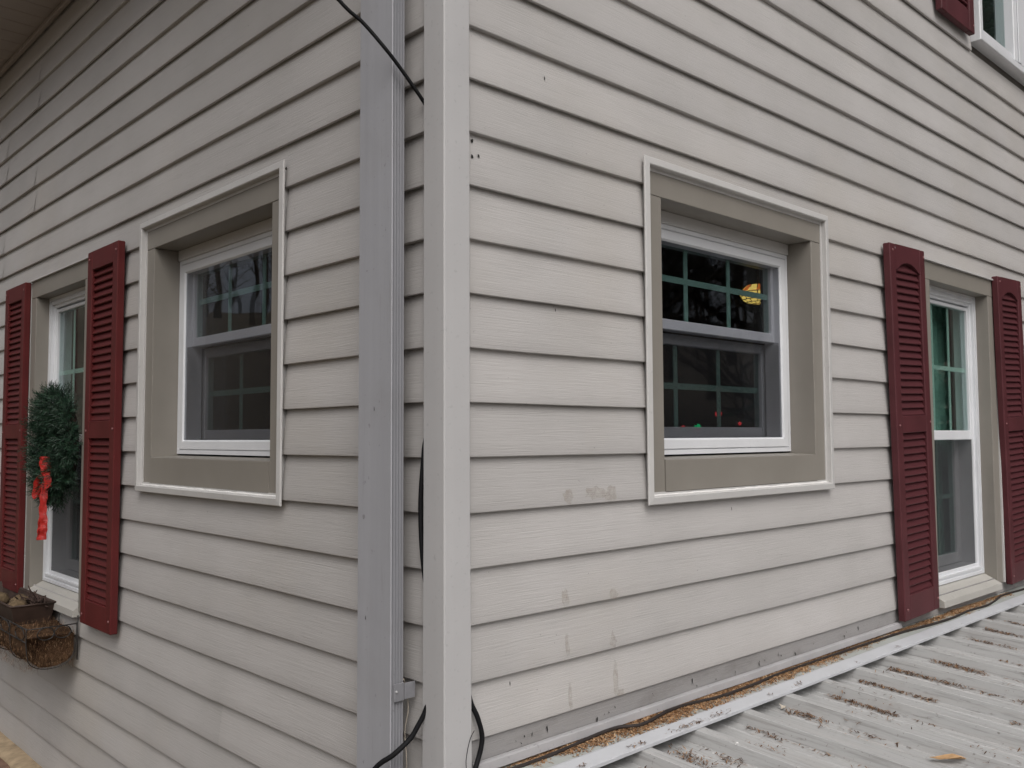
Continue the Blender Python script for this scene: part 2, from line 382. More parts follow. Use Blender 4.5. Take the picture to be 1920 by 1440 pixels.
# --- clapboard courses
PROF = [(0.0118, 0.0004), (0.0018, 0.0), (0.0004, 0.0013), (0.0, 0.004), (0.0025, 0.030), (0.0055, 0.060), (0.0090, 0.090), (0.0125, U), (0.0127, U + 0.007)]
def course(w, k, s0, s1, proud=0.0, zmin=None):
    prof = [(y if (i > 0 or k % 2) else 0.0126, z) for i, (y, z) in enumerate(PROF)]
    if k % 2: prof[0] = (0.0085, 0.0006)
    if zmin is not None: prof = [(0.0018 + 0.0107 * zmin / U, zmin)] + [p for p in PROF if p[1] > zmin + 0.004]
    zb = zz(-k); n = max(2, int((s1 - s0) * U / 0.09)); v = []; f = []; P = len(prof)
    for i in range(n + 1):
        s = s0 + (s1 - s0) * i / n
        kk = math.floor(k / 2)
        a = noise.noise((s * 0.16, kk * 3.7, 1.0 if w == 'R' else 9.0)); b = noise.noise((s * 0.30, k * 2.3, 5.0 if w == 'R' else 15.0))
        c = noise.noise((s * 0.55, kk * 1.9, 25.0 if w == 'R' else 35.0))
        wav = 1.0
        if w == 'L' and k in (13, 14) and 9 < s < 16: wav = 2.2
        dz = (0.0017 * a + 0.0010 * b) * wav; dy = 0.0017 * c + 0.0011 * a
        if proud: dy -= proud * max(0.25, 1 - abs(s - s0) / 3.0)
        for (y, z) in prof:
            fr = 1 - z / U
            v.append((sx(w, s), y + dy * max(fr, 0.0) + 0.0009 * b * math.sin(math.pi * min(z / U, 1)), zb + z + dz * max(fr, 0.15)))
    for i in range(n):
        for j in range(P - 1): f.append((i * P + j, i * P + j + 1, (i + 1) * P + j + 1, (i + 1) * P + j))
    o = pyd('clapboard', v, f, 'vinyl_siding', house)
    for p in o.data.polygons: p.use_smooth = True
    bmx = bmesh.new(); bmx.from_mesh(o.data); bmesh.ops.recalc_face_normals(bmx, faces=bmx.faces)
    for e in bmx.edges:
        if e.calc_face_angle(0) > 0.45: e.smooth = False
    bmx.to_mesh(o.data); bmx.free()
    return onwall(o, w)
def spans(w, k):
    """course k covers Z from -k to -k+1; returns free spans"""
    z0, z1 = -k, -k + 1; cut = []
    for o in openings[w]:
        if o[3] > z0 + 0.02 and o[2] < z1 - (0.05 if o in WIN[w] else 0.15):
            lo, hi = (o[0] - 0.64, o[1] + 0.64) if o in WIN[w] else (o[0] - 0.45, o[1] + 0.45)
            if o is UPW: lo, hi = o[0] - 0.02, o[1] + 0.02
            if o in WIN[w] and k == 2: continue
            cut.append((lo, hi))
    st = 0.2
    if w == 'R' and z1 > EAVE + 0.5: st = (z1 - EAVE) / 0.75
    res = []; cur = st
    for lo, hi in sorted(cut):
        if lo > cur: res.append((cur, lo))
        cur = max(cur, hi)
    if cur < LEN: res.append((cur, LEN))
    return res
SEAM = {}
for ks, s in (((-5, -6), 24.5), ((-3, -4), 28.7), ((-1, -2), 24.75), ((0, 1), 28.85), ((14, 15), 8.65), ((17, 18), 27.5)):
    for k in ks: SEAM[('L', k)] = s
for w, k0, k1 in (('R', -17, 13), ('L', -7, 19)):
    for k in range(k0, k1 + 1):
        sp_ = spans(w, k)
        if k == 2:          # notched above the small window
            a_, b_ = WIN[w][0][0] - 0.64, WIN[w][0][1] + 0.64
            sp_ = [(sp_[0][0], a_), (b_, sp_[0][1])] + sp_[1:]
            course(w, k, a_, b_, 0.0, 0.50 * U)
        for (a, b) in sp_:
            if b - a < 0.1: continue
            s = SEAM.get((w, k))
            if s and a < s < b:
                course(w, k, a, s + 0.35, 0.0); course(w, k, s - 0.03 * (k % 2), b, 0.0030 if k < 10 else 0.0010)
            else: course(w, k, a, b)
# starter strip and channel along the porch roof (right wall)
o = onwall(box('starter_strip', 0.3 * U, LEN * U, 0.006, 0.016, zz(-13.60), zz(-13.0), 'vinyl_starter', house), 'R')
pr = [(0.004, -13.40), (-0.006, -13.40), (-0.010, -13.42), (-0.012, -13.56), (-0.010, -13.57), (0.004, -13.57)]
v = []; f = []
nseg = 60
for i in range(nseg + 1):
    x = (0.62 + (18.0 - 0.62) * i / nseg) * U
    dz = 0.0015 * noise.noise((x * 3, 0, 7))
    for (y, Z) in pr: v.append((x, y, zz(Z) + dz))
for i in range(nseg):
    for j in range(len(pr) - 1): f.append((i * 6 + j, i * 6 + j + 1, i * 6 + 7 + j, i * 6 + 6 + j))
f += [tuple(range(6)), tuple(range(len(v) - 1, len(v) - 7, -1))]
pyd('base_channel', v, f, 'channel_grey', house)

rd = random.Random(41)
for i in range(26):
    s_ = rd.uniform(1.5, 17.0); Z_ = rd.uniform(-13.38, -13.20); bm = bmesh.new(); h_ = rd.uniform(0.002, 0.009)
    vs = [bm.verts.new((s_ * U + rd.uniform(-1, 1) * 0.003, 0.0045 - rd.random() * 0.002, zz(Z_) + q * h_)) for q in (-1, -0.2, 0.6, 1)]
    vs.append(bm.verts.new((s_ * U + 0.003 + rd.random() * 0.003, 0.0045, zz(Z_)))); bm.faces.new(vs); bm_obj('dirt_fleck', bm, 'hole_dark', house)
# --- corner post: L-section with a soft nose
def post_section(z):
    b = 0.0025 * noise.noise((0, 0, z * 0.9))
    lo = max(0.0, (zz(-9) - z)) * 0.006
    w_ = 0.505 * U + lo; q = 0.012
    return [(w_, 0.014), (w_, -0.009 + b), (w_ - 0.003, -q + b), (0.012, -q - 0.0005), (-q + 0.0025, -q), (-q, -q + 0.0025), (-q - 0.0005, 0.012), (-q, w_ - 0.003), (-0.009, w_), (0.014, w_)]
v = []; f = []; zl = [zz(-19.2) + i * (zz(8) - zz(-19.2)) / 60 for i in range(61)]
for z in zl:
    for (x, y) in post_section(z): v.append((x, y, z))
for i in range(60):
    for j in range(9): f.append((i * 10 + j, i * 10 + j + 1, i * 10 + 11 + j, i * 10 + 10 + j))
o = pyd('corner_post', v, f, 'vinyl_post', house)

# --- small holes, stains and marks on the siding
def blob(name, w, s, Z, rs, rz, mat, y, parent=house, n=11, drip=0.0):
    vs = []; r = random.Random(hash((round(s, 2), round(Z, 2))) & 0xffff)
    for i in range(n):
        a = 2 * math.pi * i / n; k = 0.65 + 0.5 * r.random()
        vs.append((rs * k * math.cos(a) * U, rz * k * math.sin(a) * U * (1 + (drip if math.sin(a) > 0 else 0))))
    bm = bmesh.new(); x0 = sx(w, s); ring_ = [bm.verts.new((x0 + a, y + 0.0125 * ((b) / U + (Z - math.floor(Z))) , zz(Z) + b)) for a, b in vs]
    bm.faces.new(ring_); return onwall(bm_obj(name, bm, mat, parent), w)
for s, Z, r in ((0.70, -2.15, 0.035), (0.67, -2.46, 0.035), (0.83, -2.42, 0.03)): blob('nail_hole', 'R', s, Z, r, r * 1.2, 'hole_dark', -0.003)
def stain_mat():
    m, nt, b = nodes('stain_film'); b.inputs['Roughness'].default_value = 0.8
    f = noi(nt, 160.0, 5, 0.7)
    nt.links.new(mixc(nt, f, (0.37, 0.30, 0.22), (0.42, 0.36, 0.29)), b.inputs['Base Color'])
    nt.links.new(ramp(nt, noi(nt, 55.0, 5, 0.7), [(0.34, 0.0), (0.70, 0.34)]), b.inputs['Alpha']); MATS['stain_film'] = m
stain_mat()
for s, Z, rs, rz, d in ((3.14, -8.84, .12, .11, .5), (4.46, -8.86, .17, .13, .6), (3.04, -10.86, .08, .12, 1.0), (4.49, -10.92, .12, .08, .3), (3.1, -11.82, .05, .13, 1.0), (4.47, -11.88, .09, .1, .8), (3.17, -12.80, .05, .2, .8), (4.56, -12.72, .07, .25, .5), (4.66, -12.95, .12, .06, .2), (4.0, -8.80, .3, .1, .3)):
    blob('mud_stain', 'R', s, Z, rs * 1.25, rz * 1.25, 'stain_film', -0.0022, n=16, drip=d)
for s, Z in ((2.6, -0.45), (2.9, -5.1), (9.0, -9.4), (1.6, -12.2)): blob('speck', 'R', s, Z, 0.012, 0.05, 'hole_dark', -0.002, n=6)

# --- windows
def casing_set(w, x0, x1, z0, z1, win, wid, depth, face):
    """clay boards lining the opening: head, two jambs, apron; local coords relative to the wall"""
    hb = wid['t']; 
    box('casing_head', x0 - wid['l'], x1 + wid['r'], face, depth, z1, z1 + hb, 'casing_clay', win, 0.0015)
    box('casing_jamb', x0 - wid['l'], x0, face + 0.0006, depth, z0 - wid['b'], z1 - 0.0006, 'casing_clay', win, 0.0015)
    box('casing_jamb', x1, x1 + wid['r'], face + 0.0006, depth, z0 - wid['b'], z1 - 0.0006, 'casing_clay', win, 0.0015)
def sash(win, x0, x1, z0, z1, y, st, rb, rt, cols, rows, mat='frame_white', th=0.03):
    # mitred sash frame from four bars, grille bars and a pane
    bm = bmesh.new()
    add_box(bm, x0, x0 + st, y, y + th, z0, z1, 0.002); add_box(bm, x1 - st, x1, y, y + th, z0, z1, 0.002)
    add_box(bm, x0 + st, x1 - st, y + 0.001, y + th, z0, z0 + rb, 0.002); add_box(bm, x0 + st, x1 - st, y + 0.001, y + th, z1 - rt, z1, 0.002)
    bm_obj('sash', bm, mat, win)
    gx0, gx1, gz0, gz1 = x0 + st, x1 - st, z0 + rb, z1 - rt; g = 0.0088
    for i in range(1, cols):
        x = gx0 + (gx1 - gx0) * i / cols; box('muntin', x - g, x + g, y + 0.0165, y + 0.0195, gz0, gz1, 'grille', win)
    for i in range(1, rows):
        z = gz0 + (gz1 - gz0) * i / rows; box('muntin', gx0, gx1, y + 0.0160, y + 0.0190, z - g, z + g, 'grille', win)
    box('pane', gx0 - 0.003, gx1 + 0.003, y + 0.010, y + 0.013, gz0 - 0.003, gz1 + 0.003, 'glass', win)
def small_window(w, lab):
    o = WIN[w][0]; a, b = sorted((sx(w, o[0]), sx(w, o[1]))); z0, z1 = zz(o[2]), zz(o[3]); cx = (a + b) / 2
    D = 0.78 * U
    # frame is the part itself; everything else hangs under it
    fz1 = z1 - 0.31 * U
    win = ring('window', a + .001, b - .001, z0 + .001, fz1, [(0, D + 0.06), (0, D), (0.0125, D), (0.0125, D + 0.0035), (0.0160, D + 0.0035), (0.0160, D - 0.001), (0.040, D - 0.001), (0.045, D + 0.006), (0.045, D + 0.06)], 'frame_white', house, one=True)
    onwall(win, w); tag(win, lab)
    box('head_filler', a + .001, b - .001, D - 0.006, D + 0.05, fz1 + 0.0008, z1 - .0005, 'trim_light', win, 0.001)
    wid = dict(l=0.56 * U, r=0.56 * U, t=0.60 * U, b=0.80 * U)
    casing_set(w, a, b, z0, z1, win, wid, D + 0.03, 0.0035)
    # sloping sill with apron
    bm = bmesh.new()
    pts = [(D + 0.02, z0 - 0.004), (0.002, z0 - 0.009), (0.0015, z0 - 0.011), (0.0015, z0 - 0.80 * U), (D, z0 - 0.80 * U)]
    va = [bm.verts.new((a + 0.0005, y, z)) for y, z in pts]; vb = [bm.verts.new((b - 0.0005, y, z)) for y, z in pts]
    for i in range(5): bm.faces.new((va[i], va[(i + 1) % 5], vb[(i + 1) % 5], vb[i]))
    bm.faces.new(va); bm.faces.new(vb[::-1]); bm_obj('sill', bm, 'casing_clay', win)
    # mitred J-channel surround
    X0, X1 = cx - 4.17 * U, cx + 4.17 * U; Z0, Z1 = zz(-9.13), zz(-1.40)
    ring('trim', X0, X1, Z0, Z1, [(0.0195, 0.014), (0.0195, -0.0080), (0, -0.0080), (0, -0.0108), (0.002, -0.0130), (0.0180, -0.0145), (0.0205, -0.0125), (0.0210, 0.0015), (0.030, 0.0015), (0.030, 0.014)], 'trim_light', win)
    bm = bmesh.new(); cr = random.Random(5); npt = 40
    pts = [Vector((X0 + 0.024 + (X1 - X0 - 0.048) * i / npt, -0.0005, Z0 + 0.0215 + cr.uniform(0, 0.0012))) for i in range(npt + 1)]
    add_tube(bm, pts, [0.0022 + cr.random() * 0.0016 for _ in pts], 6); bm_obj('caulk', bm, 'chip_white', win, True)
    # sashes
    cxm = cx; h = 3.31 * U
    sash(win, cxm - h, cxm + h, zz(-5.03), zz(-2.42), 1.0 * U, 0.42 * U, 0.27 * U, 0.26 * U, 3, 2)
    sash(win, cxm - h, cxm + h, zz(-7.80), zz(-5.05), 1.36 * U, 0.42 * U, 0.40 * U, 0.26 * U, 3, 2)
    box('insect_screen', cxm - h + .01, cxm + h - .01, D + 0.010, D + 0.011, zz(-7.74), zz(-5.03), 'insect_screen', win)
    box('storm_pane', a + 0.046, b - 0.046, D + 0.004, D + 0.006, z0 + 0.046, fz1 - 0.046, 'storm_glass', win)
    return win
small_window('R', 'deep-set window with light trim on the right wall, amber lamp glowing inside')
small_window('L', 'deep-set window with light trim on the left wall, nearest the downspout')

def tall_window(w, lab):
    o = TALL[w]; a, b = sorted((sx(w, o[0]), sx(w, o[1]))); z0, z1 = zz(o[2]), zz(o[3]); D = 0.40 * U; cx = (a + b) / 2
    fz0 = z0 + 0.28 * U
    win = ring('window', a + .001, b - .001, fz0, z1 - 0.001, [(0, D + 0.08), (0, D), (0.012, D), (0.012, D + 0.006), (0.022, D + 0.006), (0.022, D + 0.001), (0.030, D + 0.001), (0.030, D + 0.012), (0.041, D + 0.012), (0.043, D + 0.016), (0.043, D + 0.08)], 'frame_white', house, one=True)
    onwall(win, w); tag(win, lab)
    wid = dict(l=0.60 * U, r=0.60 * U, t=0.62 * U, b=0.10 * U)
    casing_set(w, a, b, z0, z1, win, wid, D + 0.03, -0.0055)
    pt = [(-0.016, z1 + 0.62 * U + 0.0006), (-0.016, z1 + 0.68 * U), (0.014, z1 + 0.68 * U), (0.014, z1 + 0.62 * U + 0.0006)]
    bm = bmesh.new(); va = [bm.verts.new((a - 0.6 * U, y, z)) for y, z in pt]; vb = [bm.verts.new((b + 0.6 * U, y, z)) for y, z in pt]
    for i in range(4): bm.faces.new((va[i], va[(i + 1) % 4], vb[(i + 1) % 4], vb[i]))
    bm.faces.new(va); bm.faces.new(vb[::-1]); bm_obj('trim', bm, 'trim_light', win)
    for x in (a - 0.6 * U, b + 0.6 * U):
        s_ = -1 if x < cx else 1
        box('trim', x + s_ * 0.0006, x + s_ * 0.010, -0.012, 0.014, z0 - 0.10 * U, z1 + 0.60 * U, 'trim_light', win, 0.001)
    bm = bmesh.new(); pts = [(D + 0.03, fz0 + 0.001), (D - 0.001, fz0 - 0.004), (-0.022, z0 - 0.006), (-0.024, z0 - 0.030), (D, z0 - 0.030)]
    e = 0.55 * U
    va = [bm.verts.new((a - (e if y < -0.006 else 0) * 0 + .0005, y, z)) for y, z in pts]; vb = [bm.verts.new((b - .0005, y, z)) for y, z in pts]
    for i in range(5): bm.faces.new((va[i], va[(i + 1) % 5], vb[(i + 1) % 5], vb[i]))
    bm.faces.new(va); bm.faces.new(vb[::-1]); bm_obj('sill', bm, 'sill_clay', win)
    h = (b - a) / 2 - 0.043
    zm = zz(-7.65)
    sash(win, cx - h, cx + h, zm - 0.17 * U, z1 - 0.050, D + 0.018, 0.10 * U, 0.34 * U, 0.12 * U, 3, 2)
    sash(win, cx - h, cx + h, fz0 + 0.045, zm + 0.1 * U, D + 0.075, 0.40 * U, 0.38 * U, 0.28 * U, 3, 2)
    box('insect_screen', cx - h + .002, cx + h - .002, D + 0.020, D + 0.021, fz0 + 0.040, zm - 0.18 * U, 'screen_dark', win)
    return win
tall_window('R', 'tall white-framed window between the maroon shutters above the metal roof')
tall_window('L', 'tall white-framed window between the red shutters with the wreath in front')

# upper storey window (white, flush)
a, b, z0, z1 = UPW[0] * U, UPW[1] * U, zz(UPW[2]), zz(UPW[3])
win = ring('window', a, b, z0, z1, [(0, 0.016), (0, -0.034), (0.004, -0.038), (0.030, -0.038), (0.038, -0.030), (0.042, -0.010), (0.042, 0.05)], 'frame_white', house, one=True)
tag(win, 'white upper storey window at the top right corner')
bm = bmesh.new(); m0, m1 = 29.85 * U, 31.9 * U
add_box(bm, m0, m1, -0.030, 0.05, z0 + 0.040, z1 - 0.040, 0.004); add_box(bm, m0 + 0.045, m0 + 0.075, -0.036, -0.031, z0 + 0.041, z1 - 0.041, 0.002); bm_obj('mullion', bm, 'frame_white', win)
for p0, p1 in ((a + 0.04, m0), (m1, b - 0.04)):
    bm = bmesh.new(); add_box(bm, p0, p1, -0.020, 0.03, z0 + 0.041, z0 + 0.075, 0.003); add_box(bm, p0, p0 + 0.012, -0.020, 0.03, z0 + 0.076, z1 - 0.041, 0.002); bm_obj('sash', bm, 'frame_white', win)
    box('pane', p0, p1, 0.010, 0.013, z0 + 0.045, z1 - 0.045, 'glass', win)

# --- shutters
def louvre_mesh(wd, hh):
    bm = bmesh.new(); pts = [(0.004, 0.0), (-0.0065, 0.0008), (-0.0075, 0.0035), (0.0035, hh), (0.007, hh)]
    va = [bm.verts.new((-wd / 2, y, z)) for y, z in pts]; vb = [bm.verts.new((wd / 2, y, z)) for y, z in pts]
    for i in range(5): bm.faces.new((va[i], va[(i + 1) % 5], vb[(i + 1) % 5], vb[i]))
    bm.faces.new(va); bm.faces.new(vb[::-1]); bmesh.ops.recalc_face_normals(bm, faces=bm.faces)
    me = bpy.data.meshes.new('louvre'); bm.to_mesh(me); bm.free(); return me
def shutter(w, s_left_local, width, zt, zb, tilt, mat, arch, lab, stand=0.030, lean=0.0):
    """s_left_local: local x of the left edge; front face stands 'stand' metres off the siding lips"""
    H = zt - zb; W = width; st = 0.155 * W; yb, yf = 0.0, -0.026
    tr, mr0, mr1, br = 0.052 * H, 0.462 * H, 0.508 * H, 0.935 * H
    bm = bmesh.new()
    add_box(bm, 0, st, yf, yb, -H, 0, 0.003); add_box(bm, W - st, W, yf, yb, -H, 0, 0.003)
    add_box(bm, st - .0005, W - st + .0005, yf + .0006, yb, -mr1, -mr0, 0.0015)
    add_box(bm, st - .0005, W - st + .0005, yf + .0006, yb, -H + .0005, -br, 0.0015)
    if not arch: add_box(bm, st - .0005, W - st + .0005, yf + .0006, yb, -tr, -.0005, 0.0015)
    else:      # arched head: polygon prism with a shallow curve and shoulders
        n = 14; top = []; 
        iw = W - 2 * st
        for i in range(n + 1):
            t = i / n; x = st + iw * t
            sh = 0.06
            if t < sh or t > 1 - sh: z = -(tr + 0.022)
            else: z = -(tr + 0.022) + 0.030 * math.sin(math.pi * (t - sh) / (1 - 2 * sh)) ** 0.7
            top.append((x, z))
        fr = [bm.verts.new((x, yf + .0006, z)) for x, z in top]; bk = [bm.verts.new((x, yb, z)) for x, z in top]
        f2 = [bm.verts.new((x, yf + .0006, -.0005)) for x, z in top]
        for i in range(n):
            bm.faces.new((fr[i], fr[i + 1], f2[i + 1], f2[i])); bm.faces.new((fr[i], bk[i], bk[i + 1], fr[i + 1]))
        b2 = [bm.verts.new((x, yb, -.0005)) for x, z in top]
        for i in range(n): bm.faces.new((f2[i], f2[i + 1], b2[i + 1], b2[i]))
    add_box(bm, st * 0.5, W - st * 0.5, -0.007, -0.002, -H + .01, -.01)
    sh_ = bm_obj('shutter', bm, mat, house)
    M = Matrix.Rotation(ROT[w], 4, 'Z') @ Matrix.Translation((s_left_local, -stand + 0.026, zt)) @ Matrix.Rotation(lean, 4, 'X') @ Matrix.Rotation(tilt, 4, 'Y')
    sh_.matrix_world = M; tag(sh_, lab)
    iw = W - 2 * st; n1 = 21; hh = (mr0 - tr) / n1
    me = louvre_mesh(iw, hh * 0.985); me.materials.append(MATS[mat])
    for z_a, z_b in ((tr, mr0), (mr1, br)):
        n = round((z_b - z_a) / hh); step = (z_b - z_a) / n
        for i in range(n):
            l = bpy.data.objects.new('louvre', me); COL.objects.link(l); l.parent = sh_
            l.location = (W / 2, yf + 0.0135, -z_a - step * (i + 1)); l.rotation_euler.x = random.uniform(-0.02, 0.02)
    sm = bpy.data.meshes.get('screw_' + mat)
    if not sm:
        b2 = bmesh.new(); bmesh.ops.create_uvsphere(b2, u_segments=8, v_segments=5, radius=0.0045); bmesh.ops.scale(b2, vec=(1, 0.6, 1), verts=b2.verts)
        sm = bpy.data.meshes.new('screw_' + mat); b2.to_mesh(sm); b2.free(); sm.materials.append(MATS['screw_pink'])
    for x in (st * 0.45, W - st * 0.3):
        for z in (0.02 * H, 0.485 * H, 0.972 * H):
            l = bpy.data.objects.new('screw', sm); COL.objects.link(l); l.parent = sh_; l.location = (x, yf - 0.0012, -z + random.uniform(-.006, .006))
    return sh_
yfm = 0.30 * U      # front face stand-off
t1 = math.radians(-1.7); t2 = math.radians(-2.0)
shutter('R', 17.46 * U, 2.60 * U, zz(-1.66), zz(-13.34), t1, 'shutter_maroon', True, 'maroon louvred shutter with arched head, left of the tall right-hand window', yfm)
shutter('R', 26.80 * U, 2.60 * U, zz(-1.60), zz(-13.30), t2, 'shutter_maroon', True, 'maroon louvred shutter with arched head, cut by the right picture edge', yfm)
shutter('R', 22.30 * U, 3.1 * U, zz(19.2), zz(7.40), 0.0, 'shutter_maroon', True, 'maroon shutter high up beside the upper storey window', 0.032)
shutter('L', -17.70 * U, 2.60 * U, zz(-1.70), zz(-13.36), 0.0, 'shutter_red', False, 'dark red louvred shutter to the right of the wreath', yfm)
shutter('L', -27.15 * U, 2.60 * U, zz(-1.76), zz(-13.30), 0.0, 'shutter_red', False, 'dark red louvred shutter to the left of the wreath, at the picture edge', yfm)

# --- eave over the left wall: frieze channel, soffit boards, fascia, roof slab
OV = 0.32
z_e = zz(EAVE)
onwall(box('frieze_channel', -LEN * U, 0.05, -0.020, -0.002, z_e - 0.022, z_e - 0.002, 'soffit_vinyl', house, 0.003), 'L')
bm0 = None
for i in range(46):
    y0 = -0.09 + i * 0.115
    bm = bmesh.new(); add_box(bm, -OV, 0.015, y0 + 0.0015, y0 + 0.1135, z_e, z_e + 0.010, 0.002); bm_obj('soffit_board', bm, 'soffit_vinyl', house)
box('fascia', -OV - 0.022, -OV - 0.001, -0.09, LEN * U, z_e - 0.02, z_e + 0.16, 'trim_light', house, 0.003)
bm = bmesh.new()
sl_ = 0.75; x0, x1 = -OV - 0.05, 5.2; t = 0.05
P4 = [(x0, z_e + 0.165), (x1, z_e + 0.165 + (x1 - x0) * sl_), (x1, z_e + 0.165 + (x1 - x0) * sl_ + t), (x0, z_e + 0.165 + t)]
va = [bm.verts.new((x, -0.10, z)) for x, z in P4]; vb = [bm.verts.new((x, 6.0, z)) for x, z in P4]
for i in range(4): bm.faces.new((va[i], va[(i + 1) % 4], vb[(i + 1) % 4], vb[i]))
bm.faces.new(va); bm.faces.new(vb[::-1]); bm_obj('roof', bm, 'shingle', house)
# gutter trough on the fascia
bm = bmesh.new(); gp = [(-OV - 0.023, 0.13), (-OV - 0.023, 0.0), (-OV - 0.09, 0.0), (-OV - 0.12, 0.05), (-OV - 0.125, 0.13), (-OV - 0.118, 0.13), (-OV - 0.112, 0.052), (-OV - 0.086, 0.006), (-OV - 0.029, 0.006), (-OV - 0.029, 0.13)]
va = [bm.verts.new((x, -0.09, z_e + 0.02 + z)) for x, z in gp]; vb = [bm.verts.new((x, 5.0, z_e + 0.02 + z)) for x, z in gp]
n = len(gp)
for i in range(n): bm.faces.new((va[i], va[(i + 1) % n], vb[(i + 1) % n], vb[i]))
bm_obj('gutter', bm, 'downspout_grey', house)

# --- foundation ledge under the left wall
v = []; f = []
for i in range(61):
    y = i * 0.085; q = 0.010 * noise.noise((y * 6, 0, 0)); r = 0.008 * noise.noise((y * 9, 4, 0))
    for (x, Z, d) in ((0.012, -18.98, 0), (-0.020, -19.0, r), (-0.062 + q, -19.06, r), (-0.075 + q, -19.15, 0), (-0.070, -19.3, 0), (0.012, -19.3, 0)): v.append((x, y, zz(Z) + d * 0.5))
for i in range(60):
    for j in range(5): f.append((i * 6 + j, i * 6 + j + 1, i * 6 + 7 + j, i * 6 + 6 + j))
pyd('mortar_cap', v, f, 'mortar_tan', house, True)
for i in range(24):
    y = 0.02 + i * 0.205
    box('foundation_stone', -0.14 + random.uniform(-.008, .008), 0.01, y, y + 0.197, -0.5, zz(-19.18), 'ledge_brown', house, 0.010)

# --- dark room behind the windows
def room(name, x0, x1, y0, y1, z0, z1, mat): return box(name, x0, x1, y0, y1, z0, z1, mat, house)
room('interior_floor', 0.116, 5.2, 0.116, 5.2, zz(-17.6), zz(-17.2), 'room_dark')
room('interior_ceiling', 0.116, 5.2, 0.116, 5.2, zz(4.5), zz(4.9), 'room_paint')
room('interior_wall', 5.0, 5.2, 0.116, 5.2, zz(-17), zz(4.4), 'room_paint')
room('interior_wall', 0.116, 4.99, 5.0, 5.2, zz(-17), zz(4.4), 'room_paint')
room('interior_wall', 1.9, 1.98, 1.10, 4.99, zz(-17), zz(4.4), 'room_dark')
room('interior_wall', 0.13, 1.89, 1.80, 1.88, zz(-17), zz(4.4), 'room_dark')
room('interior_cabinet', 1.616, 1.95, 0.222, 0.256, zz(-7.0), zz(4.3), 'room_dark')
# curtains
def curtain(name, x0, x1, y, z0, z1, mat, amp=0.018, waves=9, w='R'):
    v = []; f = []; n = waves * 10
    for i in range(n + 1):
        x = x0 + (x1 - x0) * i / n; d = amp * math.sin(2 * math.pi * waves * i / n + 1.3 * math.sin(i * 0.11))
        v += [(x, y + d, z0), (x, y + d * 0.7, z1)]
    for i in range(n): f.append((2 * i, 2 * i + 2, 2 * i + 3, 2 * i + 1))
    o = pyd(name, v, f, mat, house, True); return onwall(o, w)
curtain('curtain', 23.0 * U, 28.0 * U, 0.20, zz(-13), zz(-1.8), 'curtain_green', waves=7)
curtain('curtain', 20.6 * U, 22.2 * U, 0.20, zz(-13), zz(-1.8), 'curtain_green', waves=3)
curtain('curtain', -24.2 * U, -22.9 * U, 0.28, zz(-13), zz(-1.8), 'curtain_grey', waves=3, w='L')
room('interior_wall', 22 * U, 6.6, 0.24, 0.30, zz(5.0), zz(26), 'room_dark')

# ================================================================== DOWNSPOUT (bracketed to the house)
ya, wdt, xo, xi = 0.84 * U, 1.08 * U, -0.55 * U, -0.27 * U
def ds_section():
    p = []
    p.append((xi, ya + 0.002)); nf = 4
    # fluted side facing the corner
    L = xo - xi
    for i in range(nf):
        t0 = 0.06 + 0.90 * i / nf; t1_ = 0.06 + 0.90 * (i + 0.80) / nf
        p += [(xi + L * t0, ya), (xi + L * (t0 + 0.05), ya + 0.0085), (xi + L * (t1_ - 0.02), ya + 0.0085), (xi + L * (t1_ + 0.03), ya)]
    p += [(xo + 0.0016, ya + 0.0003), (xo, ya + 0.002), (xo, ya + wdt - 0.004), (xo + 0.004, ya + wdt)]
    p += [(xi - 0.002, ya + wdt), (xi, ya + wdt - 0.002)]
    return p
sec = ds_section(); n = len(sec); v = []; f = []; zs = [zz(-19.0) + i * (zz(6.0) - zz(-19.0)) / 40 for i in range(41)]
for z in zs:
    dx = 0.0015 * noise.noise((0, 0, z * 1.4)); dy = 0.002 * noise.noise((3, 0, z * 0.8))
    for (x, y) in sec: v.append((x + dx, y + dy, z))
for i in range(40):
    for j in range(n): f.append((i * n + j, i * n + (j + 1) % n, (i + 1) * n + (j + 1) % n, (i + 1) * n + j))
ds = pyd('downspout', v, f, 'downspout_grey', house); tag(ds, 'blue-grey metal downspout running up beside the corner')
# elbow to the gutter
bm = bmesh.new(); ex = [(0, zz(6.0) - 0.002), (-0.05, zz(6.0) + 0.05), (-0.46, zz(7.0)), (-0.56, zz(7.3)), (-0.575, z_e + 0.03)]
rg = []
for (dx, z) in ex: rg.append([bm.verts.new((x + dx, y, z)) for x, y in ((xi, ya), (xo, ya), (xo, ya + wdt), (xi, ya + wdt))])
for i in range(len(rg) - 1):
    for j in range(4): bm.faces.new((rg[i][j], rg[i][(j + 1) % 4], rg[i + 1][(j + 1) % 4], rg[i + 1][j]))
bm_obj('elbow', bm, 'downspout_grey', ds)
for s_, Z_ in ((1.35, -7.1), (1.6, -10.9)):
    bm = bmesh.new(); pp = [bm.verts.new((xo - 0.0022, s_ * U + a_ * 0.001, zz(Z_) + b_ * 0.001)) for a_, b_ in ((-1, -4), (1.2, -4.5), (1.0, 2), (0.4, 5), (-0.6, 1))]; bm.faces.new(pp); bm_obj('scuff', bm, 'hole_dark', ds)
